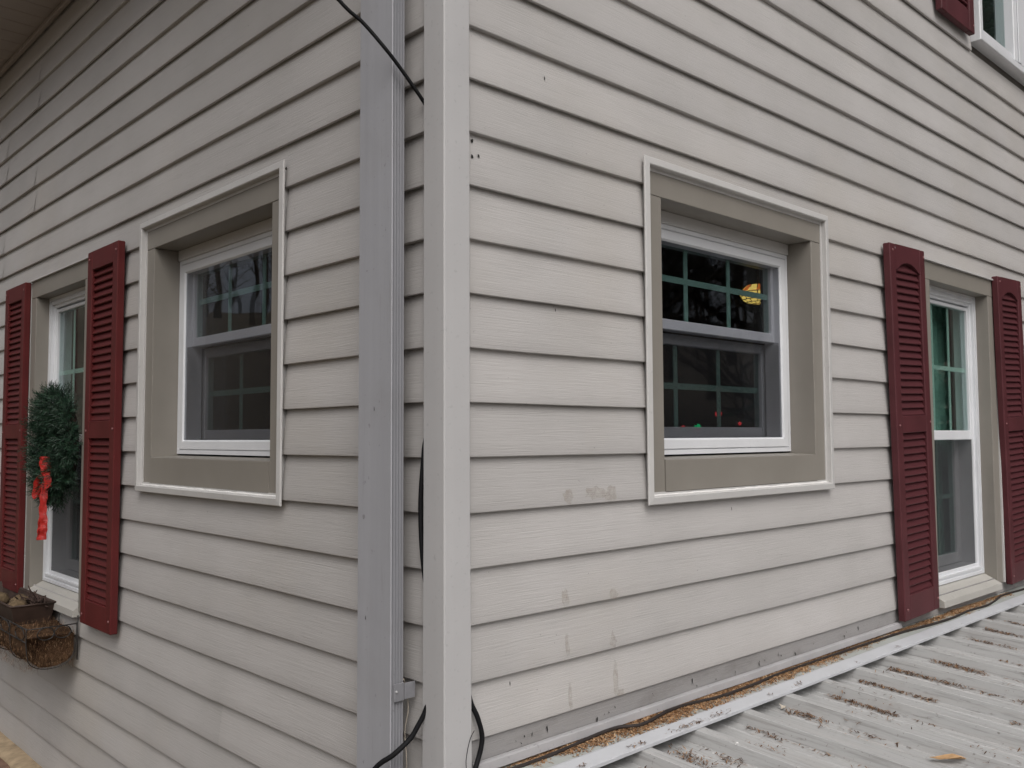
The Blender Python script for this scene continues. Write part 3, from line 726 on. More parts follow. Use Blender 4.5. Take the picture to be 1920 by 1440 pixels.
for Z in (-12.28, 3.0):
    bm = bmesh.new()
    add_box(bm, xi - 0.001, xo + 0.006, ya - 0.0030, ya - 0.0008, zz(Z), zz(Z) + 0.036, 0.0008)
    add_box(bm, xi, -0.004, ya - 0.0030, ya - 0.0014, zz(Z) + 0.002, zz(Z) + 0.034)
    st_ = bm_obj('strap', bm, 'strap_grey', ds)
    b2 = bmesh.new(); bmesh.ops.create_uvsphere(b2, u_segments=8, v_segments=5, radius=0.003); bmesh.ops.translate(b2, vec=(xo + 0.012, ya - 0.003, zz(Z) + 0.02), verts=b2.verts)
    bm_obj('rivet', b2, 'tin_light', st_)

# ================================================================== CABLES
def W(x, y, Z): return (x * U, y * U, zz(Z))
tag(tube('overhead_cable', [W(0.05, 0.47, -1.75), W(-0.03, 0.545, -1.51), W(-0.3, 0.625, -1.159), W(-0.55, 0.694, -0.86), W(-0.8, 0.757, -0.597), W(-1.1, 0.97, -0.18), W(-1.5, 1.15, 0.177), W(-2.4, 1.75, 1.45), W(-3.6, 2.9, 7.6)], 0.0040, 'cable_black'), 'thin black cable slanting across the top of the downspout', 'cable')
tag(tube('corner_cable', [W(0.10, 0.50, -7.2), W(-0.02, 0.545, -7.725), W(-0.05, 0.56, -8.011), W(-0.07, 0.60, -8.583), W(-0.07, 0.61, -9.059), W(-0.06, 0.58, -9.625), W(-0.03, 0.532, -10.143), W(0.06, 0.45, -10.9), W(0.05, 0.42, -11.7), W(-0.04, 0.40, -12.192), W(-0.10, 0.45, -12.45), W(-0.22, 0.50, -12.68), W(-0.36, 0.545, -12.88), W(-0.66, 0.60, -13.08), W(-0.88, 0.88, -13.36), W(-1.1, 1.4, -14.2), W(-1.2, 2.0, -16.0)], 0.0052, 'cable_black'), 'black cable looping out of the left side of the corner post', 'cable')
tag(tube('coiled_cable', [W(0.50, 0.05, -11.9), W(0.56, -0.02, -12.3), W(0.66, -0.10, -12.6), W(0.74, -0.12, -12.95), W(0.62, -0.14, -13.3), W(0.30, -0.30, -13.55), W(-0.1, -0.45, -13.75)], [0.0022, 0.003, 0.0045, 0.0055, 0.0052, 0.005, 0.005] and 0.0052, 'cable_black'), 'black cable loop at the right foot of the corner post', 'cable')
tag(tube('thin_wire', [W(0.60, -0.07, -12.80), W(0.42, -0.16, -12.9), W(0.30, -0.2, -13.2), W(0.32, -0.2, -13.5)], 0.0008, 'cable_black', n=5), 'hair-thin wire curling at the foot of the corner post', 'wire')
tag(tube('twine', [W(-0.30, 0.80, -11.9), W(-0.12, 0.96, -12.15), W(-0.10, 0.93, -12.5), W(-0.12, 1.0, -12.9), W(-0.12, 0.95, -13.4), W(-0.12, 0.97, -14.2)], 0.0011, 'twine', n=5), 'pale twine hanging behind the downspout strap', 'twine')

# ================================================================== PORCH ROOF
porch = tag(empty('porch_roof', W(0.6, -0.2, -13.7)), 'low weathered ribbed metal porch roof with pale flashing along the right wall', 'roof')
def pparent(o):
    o.parent = porch; o.matrix_parent_inverse = Matrix.Translation(Vector(porch.location)).inverted(); return o
SLP = 0.07; Y0 = -0.12; Y1 = -30.0
def pan_z(y): return -14.055 + SLP * (y + 0.95)
RT = 0.27
pitch = 1.80
prof = [(-0.215, 0), (-0.145, RT - 0.012), (-0.125, RT), (0.125, RT), (0.145, RT - 0.012), (0.215, 0), (0.52, 0.0), (0.55, 0.022), (0.61, 0.022), (0.64, 0.0), (1.16, 0.0), (1.19, 0.022), (1.25, 0.022), (1.28, 0.0), (pitch - 0.215, 0)]
ny = 26; v = []; f = []
for i in range(ny + 1):
    y = Y0 + (Y1 - Y0) * i / ny
    for (x, h) in prof: v.append((x * U, y * U, (pan_z(y) + h) * U + ZG * U))
m = len(prof)
for i in range(ny):
    for j in range(m - 1): f.append((i * m + j, i * m + j + 1, (i + 1) * m + j + 1, (i + 1) * m + j))
me = bpy.data.meshes.new('roof_panel'); me.from_pydata(v, [], f); me.update(); me.materials.append(MATS['roof_metal'])
for q in range(-2, 20):
    o = bpy.data.objects.new('roof_panel', me); COL.objects.link(o); o.location = ((4.35 + pitch * q) * U, 0, 0); pparent(o)
# wall flashing: shelf, raised drip strip and hem
def strip(name, pr, x0, x1, mat, wob=0.0):
    v = []; f = []; n = 80; m = len(pr)
    for i in range(n + 1):
        x = x0 + (x1 - x0) * i / n
        for (y, Z) in pr:
            d = wob * noise.noise((x * 0.5, y * 3, 2)); d2 = wob * noise.noise((x * 0.9, y * 3, 8))
            v.append((x * U, (y + d2) * U, zz(Z + d)))
    for i in range(n):
        for j in range(m - 1): f.append((i * m + j, i * m + j + 1, (i + 1) * m + j + 1, (i + 1) * m + j))
    return pparent(pyd(name, v, f, mat))
strip('flashing_shelf', [(0.10, -13.62), (-0.60, -13.665)], 0.45, 43, 'flash_shelf', 0.008)
strip('flashing_strip', [(-0.50, -13.667), (-0.595, -13.650), (-0.94, -13.700), (-0.955, -13.712), (-0.955, -13.775), (-0.93, -13.785), (-0.85, -13.78)], 0.45, 43, 'flash_white', 0.014)
pparent(box('rake_trim', 0.42 * U, 0.50 * U, Y1 * U, -0.5 * U, zz(-16.6), zz(-13.8), 'flash_white', None, 0.003))

# loose matter on the roof
def flakes(name, mat, pts, seed):
    r = random.Random(seed); v = []; f = []
    for (p, ln, wd, flat) in pts:
        a = r.uniform(0, 2 * math.pi); el = r.uniform(-flat, flat); d = Vector((math.cos(a) * math.cos(el), math.sin(a) * math.cos(el), math.sin(el)))
        s = d.cross(Vector((0, 0, 1))).normalized(); up = s.cross(d); b = len(v); P = Vector(p); c = r.uniform(-0.3, 0.5) * ln
        for t, k in ((-0.5, 0.5), (0.0, 1.0), (0.5, 0.35)):
            q = P + d * ln * t + up * (c * (0.25 - t * t))
            v += [tuple(q - s * wd * k), tuple(q + s * wd * k)]
        f += [(b, b + 1, b + 3, b + 2), (b + 2, b + 3, b + 5, b + 4)]
    o = pyd(name, v, f, mat); return o
r = random.Random(3); pts = []
def dens(x):   # how thick the drift of shavings is along the shelf (in courses from the corner)
    return 0.30 + 0.55 * math.exp(-((x - 5.6) / 2.6) ** 2) + 0.35 * math.exp(-((x - 11) / 3.0) ** 2) + 0.25 * math.exp(-((x - 22.5) / 2.0) ** 2) + 0.25 * noise.noise((x * 1.1, 0, 0))
while len(pts) < 30000:
    x = r.uniform(0.7, 27.5); d = max(0.05, dens(x))
    if r.random() > d * 1.25: continue
    y = -0.03 - abs(r.gauss(0, (0.27 * d + 0.02) * (1 + 0.5 * noise.noise((x * 2.3, 7, 0)))))
    if y < -0.58: continue
    z = -13.65 + r.random() * 0.13 * d * max(0.1, 1 + y * 1.9)
    pts.append((W(x, y, z), r.uniform(0.004, 0.012), r.uniform(0.0007, 0.0020), 0.6))
o = flakes('wood_shavings', 'shavings', pts, 5); tag(o, 'tan wood shavings drifted along the flashing at the foot of the wall', 'wood shavings', kind='stuff')
pts = []
for q in range(-1, 16):               # litter lying against the near side of every rib, in broken runs
    xr = 4.35 + pitch * q
    for side, amt in ((-0.24, 1.0), (0.26, 0.25)):
        y = -1.1
        while y > -24:
            run = r.uniform(0.4, 2.2); k = r.choice((0, 0.15, 0.4, 1.0, 1.5)) * amt
            if y > -3.2: k *= 1.5
            for _ in range(int(run * 95 * k)):
                yy = y - r.random() * run; off = abs(r.gauss(0, 0.06 + 0.05 * k))
                if noise.noise((xr * 3, yy * 1.1, side)) < r.uniform(-0.45, 0.25): continue
                xx = xr + side - (off if side < 0 else -off)
                pts.append((W(xx, yy, pan_z(yy) + 0.012 + r.random() * 0.025 * k), r.uniform(0.006, 0.020), r.uniform(0.0006, 0.0019), 0.5))
            y -= run
for _ in range(70):                   # scattered clumps out on the pans and caught on the strip
    cx, cy = r.uniform(1.5, 30), -1.1 - abs(r.gauss(0, 4.0)); nn = int(r.choice((3, 4, 6, 10, 30))); sp = 0.05 + 0.004 * nn
    for _ in range(nn):
        xx, yy = cx + r.gauss(0, sp * 1.2), cy + r.gauss(0, sp * 1.6)
        fr = ((xx - 4.35 + 0.27) % pitch)
        h = RT if 0.15 < fr < 0.4 else (RT * 0.5 if fr < 0.54 else 0.0)
        pts.append((W(xx, yy, pan_z(yy) + h + 0.02 + r.random() * 0.03), r.uniform(0.005, 0.018), r.uniform(0.0005, 0.0016), 0.5))
for cx, nn in ((2.55, 16), (4.1, 30), (5.75, 60), (6.9, 40), (6.25, 20), (9.1, 9), (10.4, 24), (13.4, 5), (15.9, 12), (20.5, 4)):
    for _ in range(nn): pts.append((W(cx + r.gauss(0, 0.02 + nn * 0.004), -0.86 + r.gauss(0, 0.045), -13.685 + r.random() * 0.03), r.uniform(0.004, 0.012), r.uniform(0.0005, 0.0014), 0.5))
for cx, cy, nn in ((3.55, -1.7, 120), (5.15, -1.45, 150), (6.6, -1.9, 130), (3.4, -2.1, 90), (2.2, -1.8, 90)):
    for _ in range(nn):
        xx, yy = cx + r.gauss(0, 0.16), cy + r.gauss(0, 0.30); pts.append((W(xx, yy, pan_z(yy) + 0.015 + r.random() * 0.05), r.uniform(0.006, 0.018), r.uniform(0.0006, 0.0018), 0.6))
o = flakes('leaf_litter', 'litter', pts, 6); tag(o, 'brown pine needles and bits caught along the roof ribs', 'leaf litter', kind='stuff')
def roof_pt(px, py, h=0.0):      # world point on the pan below a picture position, used once to place loose things
    d = F + r2 * ((px - 960) / 1689.52) + u2 * ((720 - py) / 1689.52)
    t = 1.0
    for _ in range(40):
        p = CAM + d * t; e_ = p.z - zz(pan_z(p.y / U) + h); t -= e_ / (d.z - SLP * d.y)
    p = CAM + d * t
    if not h and (p.x / U - 4.35 + 0.23) % pitch < 0.46: p.z += RT * U      # lying on top of a rib
    return p
lp = Vector(W(9.30, -4.75, pan_z(-4.75) + 0.02))
bm = bmesh.new(); out = [(-0.034, 0), (-0.020, 0.008), (0.0, 0.011), (0.014, 0.010), (0.028, 0.004), (0.034, -0.002), (0.020, -0.008), (0, -0.011), (-0.018, -0.007)]
cen = bm.verts.new((0, 0, 0.002)); rim = [bm.verts.new((x, y, 0.004 + 0.25 * abs(y) + 0.004 * math.sin(x * 80))) for x, y in out]
for i in range(len(rim)): bm.faces.new((cen, rim[i], rim[(i + 1) % len(rim)]))
lf = bm_obj('dry_leaf', bm, 'dry_leaf'); lf.location = lp + Vector((0, 0, 0.006)); lf.rotation_euler = (-0.05, 0.1, -0.75); lf.scale = (1.25, 1.25, 1.25)
sm_ = lf.modifiers.new('th', 'SOLIDIFY'); sm_.thickness = 0.0006
tag(lf, 'single tan dry leaf lying on the metal roof', 'leaf')
lp = roof_pt(1470, 1332)
bm = bmesh.new(); out = [(-0.016, 0), (-0.004, 0.006), (0.002, 0.016), (0.006, 0.006), (0.014, 0.004), (0.006, -0.004), (-0.002, -0.006)]
cen = bm.verts.new((0, 0, 0.001)); rim = [bm.verts.new((x, y, 0.003 + 0.5 * abs(y))) for x, y in out]
for i in range(len(rim)): bm.faces.new((cen, rim[i], rim[(i + 1) % len(rim)]))
lf = bm_obj('curled_leaf', bm, 'twine'); lf.location = lp + Vector((0, 0, 0.004)); tag(lf, 'small pale curled leaf beside a rib below the flashing', 'leaf')
for i, (px, py) in enumerate(((1383, 1419), (1337, 1413), (1354, 1424), (1380, 1422))):
    bm = bmesh.new(); bmesh.ops.create_icosphere(bm, subdivisions=1, radius=0.0032 if i == 0 else 0.0018); bmesh.ops.scale(bm, vec=(1.5, 1, 0.5), verts=bm.verts)
    c = bm_obj('paint_chip', bm, 'chip_white'); c.location = roof_pt(px, py) + Vector((0, 0, 0.001)); tag(c, 'tiny white chip on the metal roof near the bottom edge', 'chip', 'white chips on the porch roof')
# cable lying in the shavings
cp = []
for x, y, dz in ((0.75, -0.12, 0.0), (1.8, -0.16, 0.03), (2.8, -0.14, 0.05), (3.7, -0.10, 0.10), (4.4, -0.11, 0.11), (5.0, -0.24, 0.07), (6.0, -0.15, 0.12), (6.8, -0.13, 0.09), (7.8, -0.22, 0.06), (9.2, -0.21, 0.05), (10.6, -0.15, 0.06), (12.5, -0.14, 0.05), (15.0, -0.16, 0.05), (17.5, -0.20, 0.04), (19.5, -0.33, 0.04), (21.0, -0.36, 0.03), (22.6, -0.30, 0.03), (24.0, -0.36, 0.03), (25.2, -0.26, 0.03), (26.6, -0.12, 0.04), (29, -0.2, 0.04), (34, -0.2, 0.04)):
    cp.append(W(x, y * 1.25 - 0.02, -13.640 + dz * 0.7))
tag(tube('roof_cable', cp, 0.0044, 'cable_brown'), 'dark cable lying along the flashing among the wood shavings', 'cable')

# ================================================================== WREATH
wc = Vector(W(-0.10, 20.75, -7.85)); wr = tag(empty('wreath', wc), 'green artificial pine wreath with a red bow hung on the left tall window', 'wreath')
r = random.Random(11); v = []; f = []
Rw, rw = 1.38 * U, 0.72 * U
for i in range(2000):              # sprigs with needles, leaning outward from the ring
    a = r.uniform(0, 2 * math.pi); b = r.uniform(0, 2 * math.pi)
    if math.cos(b) > 0.75: continue
    cdir = Vector((0, math.cos(a), math.sin(a))); nrm = (cdir * math.sin(b) + Vector((-1, 0, 0)) * abs(math.cos(b)) * 0.9).normalized()
    base = cdir * Rw + nrm * rw * r.uniform(0.15, 0.7); tang = Vector((0, -math.sin(a), math.cos(a)))
    d = (nrm + tang * r.uniform(-0.9, 0.9) + Vector((r.uniform(-.3, .3), r.uniform(-.3, .3), r.uniform(-.3, .3)))).normalized(); L = r.uniform(0.035, 0.062)
    s1 = d.cross(Vector((0.3, 0.5, 0.8))).normalized(); s2 = d.cross(s1)
    for k in range(18):
        t = k / 18; ph = k * 2.4; side = s1 * math.cos(ph) + s2 * math.sin(ph); p = base + d * L * t
        e = p + side * 0.016 * (1 - 0.35 * t) + d * 0.011; q = d.cross(side).normalized() * 0.0013; bi = len(v)
        v += [tuple(p - q), tuple(p + q), tuple(e + q * 0.4), tuple(e - q * 0.4)]; f.append((bi, bi + 1, bi + 2, bi + 3))
pyd('needles', v, f, 'needles', wr)
bm = bmesh.new(); add_tube(bm, [Vector((0, math.cos(t) * Rw, math.sin(t) * Rw)) for t in [2 * math.pi * i / 40 for i in range(41)]], 0.022, 8, False); bm_obj('ring', bm, 'stick', wr)
def ribbon(path, wdir, wd, name, parent):
    v = []; f = []; P = crom(path, 10)
    for i, p in enumerate(P):
        t = i / (len(P) - 1); k = wd * 0.72 * (1 + 0.05 * math.sin(t * 13)); q = Vector(wdir).normalized() * k; j = Vector((0.0016 * math.sin(t * 37), 0.0016 * math.sin(t * 29), 0))
        v += [tuple(p - q + j), tuple(p + j * 1.5 + Vector((-0.0015, -0.0025, 0))), tuple(p + q - j)]
    for i in range(len(P) - 1): f += [(3 * i, 3 * i + 1, 3 * i + 4, 3 * i + 3), (3 * i + 1, 3 * i + 2, 3 * i + 5, 3 * i + 4)]
    o = pyd(name, v, f, 'ribbon_red', parent, False); m = o.modifiers.new('th', 'SOLIDIFY'); m.thickness = 0.0012; return o
bc = Vector((-0.060, -0.070, -0.124))
bow = bm_obj('bow', (lambda bm: (bmesh.ops.create_icosphere(bm, subdivisions=2, radius=0.012), bm)[1])(bmesh.new()), 'ribbon_red', wr, True); bow.location = bc
bow.scale = (0.9, 1, 1.2)
def bl(pts, wdir, wd, nm='bow_loop'): ribbon(pts, wdir, wd, nm, bow)
VW = (0.80, -0.55, 0.0)
bl([(0, 0, 0), (-0.012, 0.030, 0.012), (-0.020, 0.062, -0.015), (-0.020, 0.070, -0.055), (-0.016, 0.045, -0.060), (-0.008, 0.018, -0.02), (0, 0, 0)], (0.75, -0.35, 0.25), 0.022)
bl([(0, 0, 0), (-0.012, 0.010, 0.030), (-0.016, 0.012, 0.060), (-0.012, -0.010, 0.066), (-0.006, -0.014, 0.034), (0, 0, 0)], VW, 0.020)
bl([(0, 0, 0), (-0.014, -0.02, 0.016), (-0.016, -0.046, 0.006), (-0.012, -0.046, -0.028), (-0.008, -0.02, -0.018), (0, 0, 0)], (0.7, -0.4, 0.3), 0.018)
bl([(0, 0, 0), (-0.014, -0.006, -0.050), (-0.016, -0.004, -0.100), (-0.013, -0.010, -0.150), (-0.016, -0.004, -0.192)], VW, 0.020, 'bow_tail')
bl([(0, 0, 0), (-0.014, 0.012, -0.05), (-0.016, 0.022, -0.11), (-0.018, 0.034, -0.160), (-0.016, 0.044, -0.196)], VW, 0.007, 'bow_tail')

# ================================================================== WINDOW BASKET
bk = tag(empty('window_basket', W(-0.8, 23, -15.1)), 'wire window basket lined with brown coconut fibre under the left tall window', 'planter')
def bpar(o): o.parent = bk; o.matrix_parent_inverse = Matrix.Translation(Vector(bk.location)).inverted(); return o
v = []; f = []; nx, nc = 40, 14; r = random.Random(4)
for i in range(nx + 1):
    y = 18.66 + 8.6 * i / nx; k = 1.0
    for j in range(nc + 1):
        t = math.pi * j / nc; x = -0.82 - 0.70 * math.cos(t); z = -13.78 - 1.02 * (max(0.0, math.sin(t)) ** 0.45) * k
        q = 0.06 * noise.noise((y * 0.9, x * 2.0, z * 1.4)) + 0.05 * noise.noise((y * 3, x * 5, z * 4))
        v.append(W(x + q, y + q, z + q + 0.09 * noise.noise((y * 1.2, x, 3)) * (1 if j in (0, nc) else 0.4)))
for i in range(nx):
    for j in range(nc): f.append((i * (nc + 1) + j, i * (nc + 1) + j + 1, (i + 1) * (nc + 1) + j + 1, (i + 1) * (nc + 1) + j))
f += [tuple(range(nc + 1)), tuple(range(len(v) - 1, len(v) - nc - 2, -1))]
for i in range(nx):
    a_ = i * (nc + 1); f.append((a_, a_ + nc + 1, a_ + 2 * nc + 1, a_ + nc))
bpar(pyd('coconut_liner', v, f, 'coco', None, True))
pts = []
for _ in range(9000):
    y = r.uniform(18.8, 27.2); t = r.uniform(0.05, math.pi - 0.05); x = -0.82 - 0.72 * math.cos(t); z = -13.78 - 1.04 * math.sin(t) ** 0.45
    if r.random() < 0.15: z = -14.80 - r.random() * 0.14
    elif r.random() < 0.35: z = -13.80 + r.random() * 0.18; x = -0.82 + r.uniform(-0.72, 0.72)
    elif r.random() < 0.25: y = 18.62 + r.random() * 0.05; z = r.uniform(-14.75, -13.75); x = r.uniform(-1.5, -0.15)
    pts.append((W(x, y, z), r.uniform(0.008, 0.03), 0.0004, 1.3))
o = flakes('fibre', 'litter', pts, 9); bpar(o); o['kind'] = 'stuff'
bm = bmesh.new()
add_tube(bm, [W(-0.08, 18.6, -13.55), W(-1.55, 18.6, -13.55), W(-1.55, 27.3, -13.55)], 0.0022, 6); add_tube(bm, [W(-0.08, 18.65, -13.95), W(-1.56, 18.65, -13.95), W(-1.56, 27.3, -13.95)], 0.0022, 6)
add_tube(bm, [W(-0.06, 18.6, -13.3), W(-0.06, 18.6, -14.7)], 0.0022, 6)
for y in (18.62, 20.4, 22.2, 24.0, 25.8):
    add_tube(bm, crom([W(-0.08, y, -13.5), W(-0.10, y, -14.1), W(-0.22, y, -14.6), W(-0.6, y, -14.82), W(-1.1, y, -14.82), W(-1.46, y, -14.6), W(-1.56, y, -14.1), W(-1.57, y, -13.5)], 5), 0.0018, 6)
for y in (19.3, 21.0, 22.9, 24.8):   # scroll work between the two rails
    add_tube(bm, crom([W(-1.57, y + 0.5 * math.cos(t), -13.75 + 0.19 * math.sin(t)) for t in [i * math.pi / 4 for i in range(9)]], 3), 0.002, 5)
for x in (-0.5, -1.0): add_tube(bm, crom([W(x + 0.25 * math.cos(t), 18.62, -13.75 + 0.19 * math.sin(t)) for t in [i * math.pi / 4 for i in range(9)]], 3), 0.002, 5)
bpar(bm_obj('wire_frame', bm, 'wire_dark', None, True))
# tin trough standing in the basket
tr_ = tag(empty('tin_trough', W(-0.8, 23, -14.2)), 'rusty brown tapered tin trough of dried pods inside the window basket', 'trough')
bm = bmesh.new(); a0 = [(-0.16, 20.55), (-1.50, 20.55), (-1.50, 26.6), (-0.16, 26.6)]; a1 = [(-0.35, 20.85), (-1.25, 20.85), (-1.25, 26.3), (-0.35, 26.3)]
tp = [bm.verts.new(W(x, y, -13.12)) for x, y in a0]; bt = [bm.verts.new(W(x, y, -14.25)) for x, y in a1]
ti = [bm.verts.new(W(x + (0.06 if x < -0.8 else -0.06), y + (0.06 if y < 22 else -0.06), -13.12)) for x, y in a0]; bi = [bm.verts.new(W(x, y, -13.55)) for x, y in a1]
for i in range(4):
    j = (i + 1) % 4; bm.faces.new((tp[i], tp[j], bt[j], bt[i])); bm.faces.new((tp[i], ti[i], ti[j], tp[j])); bm.faces.new((ti[i], bi[i], bi[j], ti[j]))
bm.faces.new(bt); bm.faces.new(bi[::-1])
o = bm_obj('body', bm, 'tin_brown'); o.parent = tr_; o.matrix_parent_inverse = Matrix.Translation(Vector(tr_.location)).inverted()
bm = bmesh.new(); add_tube(bm, [W(x, y, -13.12) for x, y in a0 + a0[:1]], 0.0045, 6); o = bm_obj('rolled_rim', bm, 'tin_brown', None, True); o.parent = tr_; o.matrix_parent_inverse = Matrix.Translation(Vector(tr_.location)).inverted()
r = random.Random(8)
for i, (x, y) in enumerate(((-1.05, 21.6), (-0.7, 22.6), (-1.1, 23.6))):
    bm = bmesh.new(); bmesh.ops.create_icosphere(bm, subdivisions=3, radius=0.036)
    for vv in bm.verts: vv.co *= 1 + 0.18 * noise.noise(vv.co * 60 + Vector((i, 0, 0))); vv.co.z *= 0.8
    o = bm_obj('dried_pod', bm, 'pod', None, True); o.location = W(x, y, -13.30)
    tag(o, ['tan dried pod in the trough, nearest its corner-side end', 'tan dried pod lying close to the wall in the trough', 'tan dried pod deepest in the trough, towards the picture edge'][i], 'dried pod', 'dried pods in the tin trough')
bm = bmesh.new()
for i in range(26):
    y = r.uniform(20.7, 22.4); x = r.uniform(-0.75, -0.25); z = -13.35 + r.random() * 0.2
    d = Vector((r.uniform(-.5, .5), r.uniform(-1.2, 0.8), r.uniform(0.0, 0.7))).normalized() * r.uniform(0.25, 0.75)
    add_tube(bm, [W(x, y, z), W(x + d.x * .5, y + d.y * .5, z + d.z * .55), W(x + d.x, y + d.y, z + d.z)], [0.004, 0.0035, 0.0015], 5)
o = bm_obj('dried_sprigs', bm, 'stick'); tag(o, 'bundle of dark dried sprigs lying in the tin trough', 'sprigs')

# ================================================================== THINGS INSIDE THE RIGHT WINDOW
dl = F + r2 * ((1421 - 960) / 1689.52) + u2 * ((720 - 549) / 1689.52)
lc = CAM + dl * (3.25)
LS = 0.66
lamp = tag(empty('pendant_lamp', lc), 'lit amber stained-glass pendant lamp seen through the right window', 'lamp')
lamp.scale = (LS, LS, LS)
nr, ns = 4, 12
def bowl(t): return 0.098 * math.cos(t * 1.35) ** 0.75, -0.062 * math.sin(t * 1.35)   # radius, height for t in 0..1
for i in range(nr):
    for j in range(ns):
        q = []
        off = 0.5 * (i % 2)
        for (tt, jj) in ((i, j), (i, j + 1), (i + 1, j + 1), (i + 1, j)):
            rr, h = bowl(tt / nr); an = 2 * math.pi * (jj + off) / ns; q.append(Vector((rr * math.cos(an), rr * math.sin(an), h)))
        c = sum(q, Vector()) / 4; q = [c + (p - c) * 0.90 for p in q]
        pyd('glass_piece', [tuple(p) for p in q], [(0, 1, 2, 3)], 'amber_glass', lamp)
for j in range(ns):
    an0, an1 = 2 * math.pi * (j + 0.06) / ns, 2 * math.pi * (j + 0.94) / ns
    pyd('glass_piece', [(0.098 * math.cos(an0), 0.098 * math.sin(an0), 0.004), (0.098 * math.cos(an1), 0.098 * math.sin(an1), 0.004), (0.060 * math.cos(an1), 0.060 * math.sin(an1), 0.040), (0.060 * math.cos(an0), 0.060 * math.sin(an0), 0.040)], [(0, 1, 2, 3)], 'red_jewel' if j % 2 else 'amber_glass', lamp)
bm = bmesh.new()
for i in range(nr + 1):
    rr, h = bowl(i / nr); add_tube(bm, [Vector((rr * math.cos(t), rr * math.sin(t), h)) for t in [2 * math.pi * k / 28 for k in range(29)]], 0.0022, 5, False)
for i in range(nr):
    for j in range(ns):
        off = 0.5 * (i % 2); a_ = 2 * math.pi * (j + off) / ns; r0, h0 = bowl(i / nr); r1_, h1 = bowl((i + 1) / nr)
        add_tube(bm, [Vector((r0 * math.cos(a_), r0 * math.sin(a_), h0)), Vector((r1_ * math.cos(a_), r1_ * math.sin(a_), h1))], 0.0020, 4)
bm_obj('leading', bm, 'wire_dark', lamp)
bm = bmesh.new(); add_tube(bm, [Vector((0, 0, 0.04)), Vector((0, 0, 0.62))], 0.006, 6); bm_obj('stem', bm, 'wire_dark', lamp)
for (px, py, nm, col, lab) in ((1308, 801, 'g', 'bulb_green', 'green string-light bulb on the inner sill of the right window'), (1347, 776, 'r', 'bulb_red', 'highest red string-light bulb inside the right window'), (1387, 794, 'r', 'bulb_red', 'right-hand red string-light bulb inside the right window'), (1281, 801, 'r', 'bulb_red', 'left-hand red string-light bulb inside the right window')):
    d = F + r2 * ((px - 960) / 1689.52) + u2 * ((720 - py) / 1689.52); t = (0.235 - CAM.y) / d.y; p = CAM + d * t
    e = tag(empty('string_light', p), lab, 'light bulb', 'string lights inside the right window')
    bm = bmesh.new(); bmesh.ops.create_uvsphere(bm, u_segments=12, v_segments=8, radius=0.011 if (px, py) in ((1308, 801), (1347, 776)) else 0.006); bm_obj('bulb', bm, col, e, True)
    bm = bmesh.new(); add_tube(bm, [Vector((-0.006, 0, 0.006)), Vector((-0.014, 0, 0.015))], 0.0035, 7); bm_obj('socket', bm, 'wire_dark', e)

# ================================================================== WOODS IN FRONT OF THE HOUSE (mirrored in the panes)
def bare_tree(seed):
    r = random.Random(seed); bmt = bmesh.new(); bmb = bmesh.new()
    H = 13.0
    tr = [Vector((0.25 * noise.noise((seed, i * 0.4, 0)), 0.25 * noise.noise((seed, 5, i * 0.4)), H * i / 9)) for i in range(10)]
    add_tube(bmt, tr, [0.20 * (1 - 0.82 * i / 9) for i in range(10)], 7)
    def br(p, d, L, R, lv):
        n = 4; pts = [p]; q = p; dd = d
        for i in range(n):
            dd = (dd + Vector((r.uniform(-.28, .28), r.uniform(-.28, .28), r.uniform(-.12, .25)))).normalized(); q = q + dd * L / n; pts.append(q)
        add_tube(bmb, pts, [R * (1 - 0.75 * i / n) for i in range(n + 1)], 4 if lv < 2 else 3, False)
        if lv < 3:
            for _ in range((7, 6, 4)[lv]):
                t = r.uniform(0.25, 1.0); k = min(int(t * n), n - 1); b = pts[k].lerp(pts[k + 1], t * n - k)
                nd = (dd + Vector((r.uniform(-1, 1), r.uniform(-1, 1), r.uniform(-0.4, 0.8)))).normalized(); br(b, nd, L * r.uniform(0.4, 0.62), R * 0.5, lv + 1)
    for _ in range(20):
        t = r.uniform(0.22, 0.98); k = min(int(t * 9), 8); p = tr[k].lerp(tr[k + 1], t * 9 - k); a = r.uniform(0, 6.28)
        br(p, Vector((math.cos(a), math.sin(a), r.uniform(0.1, 0.9))).normalized(), r.uniform(2.0, 4.2) * (1.15 - 0.6 * t), 0.075 * (1.1 - 0.7 * t), 0)
    out = []
    for bm, nm in ((bmt, 'trunk'), (bmb, 'crown')):
        me = bpy.data.meshes.new(nm); bm.to_mesh(me); bm.free(); me.materials.append(MATS['bark']); out.append(me)
    return out
kinds = [bare_tree(s) for s in (1, 2, 3)]
EXTRA = [(11.5, -4.6), (13.0, -3.3), (14.5, -5.6), (16.0, -4.2), (12.2, -6.4), (17.5, -6.0)]
r = random.Random(21); cnt = 0
for i in range(30 + len(EXTRA)):
    side = i % 2
    ang = math.radians(r.uniform(-58, 0)) if side == 0 else math.radians(r.uniform(92, 158)); dist = r.uniform(11, 34)
    x, y = dist * math.cos(ang) + (1.0 if side == 0 else 0), dist * math.sin(ang) + (0 if side == 0 else 1.0)
    if i >= 30: x, y = EXTRA[i - 30]
    elif side == 0 and y > -2.5: continue
    elif side == 1 and x > -2.5: continue
    if i < 30 and side == 0 and -38 < math.degrees(ang) < -27 and dist < 26: continue
    a, b = r.choice(kinds); e = empty('bare_tree', (x, y, hill(x, y) - 0.1)); s = r.uniform(0.75, 1.25); e.scale = (s, s, s); e.rotation_euler.z = r.uniform(0, 6.28)
    for me, nm in ((a, 'trunk'), (b, 'crown')):
        o = bpy.data.objects.new(nm, me); COL.objects.link(o); o.parent = e
    tag(e, 'bare winter tree seen only as a dark reflection in the window glass', 'tree', 'bare trees mirrored in the windows')

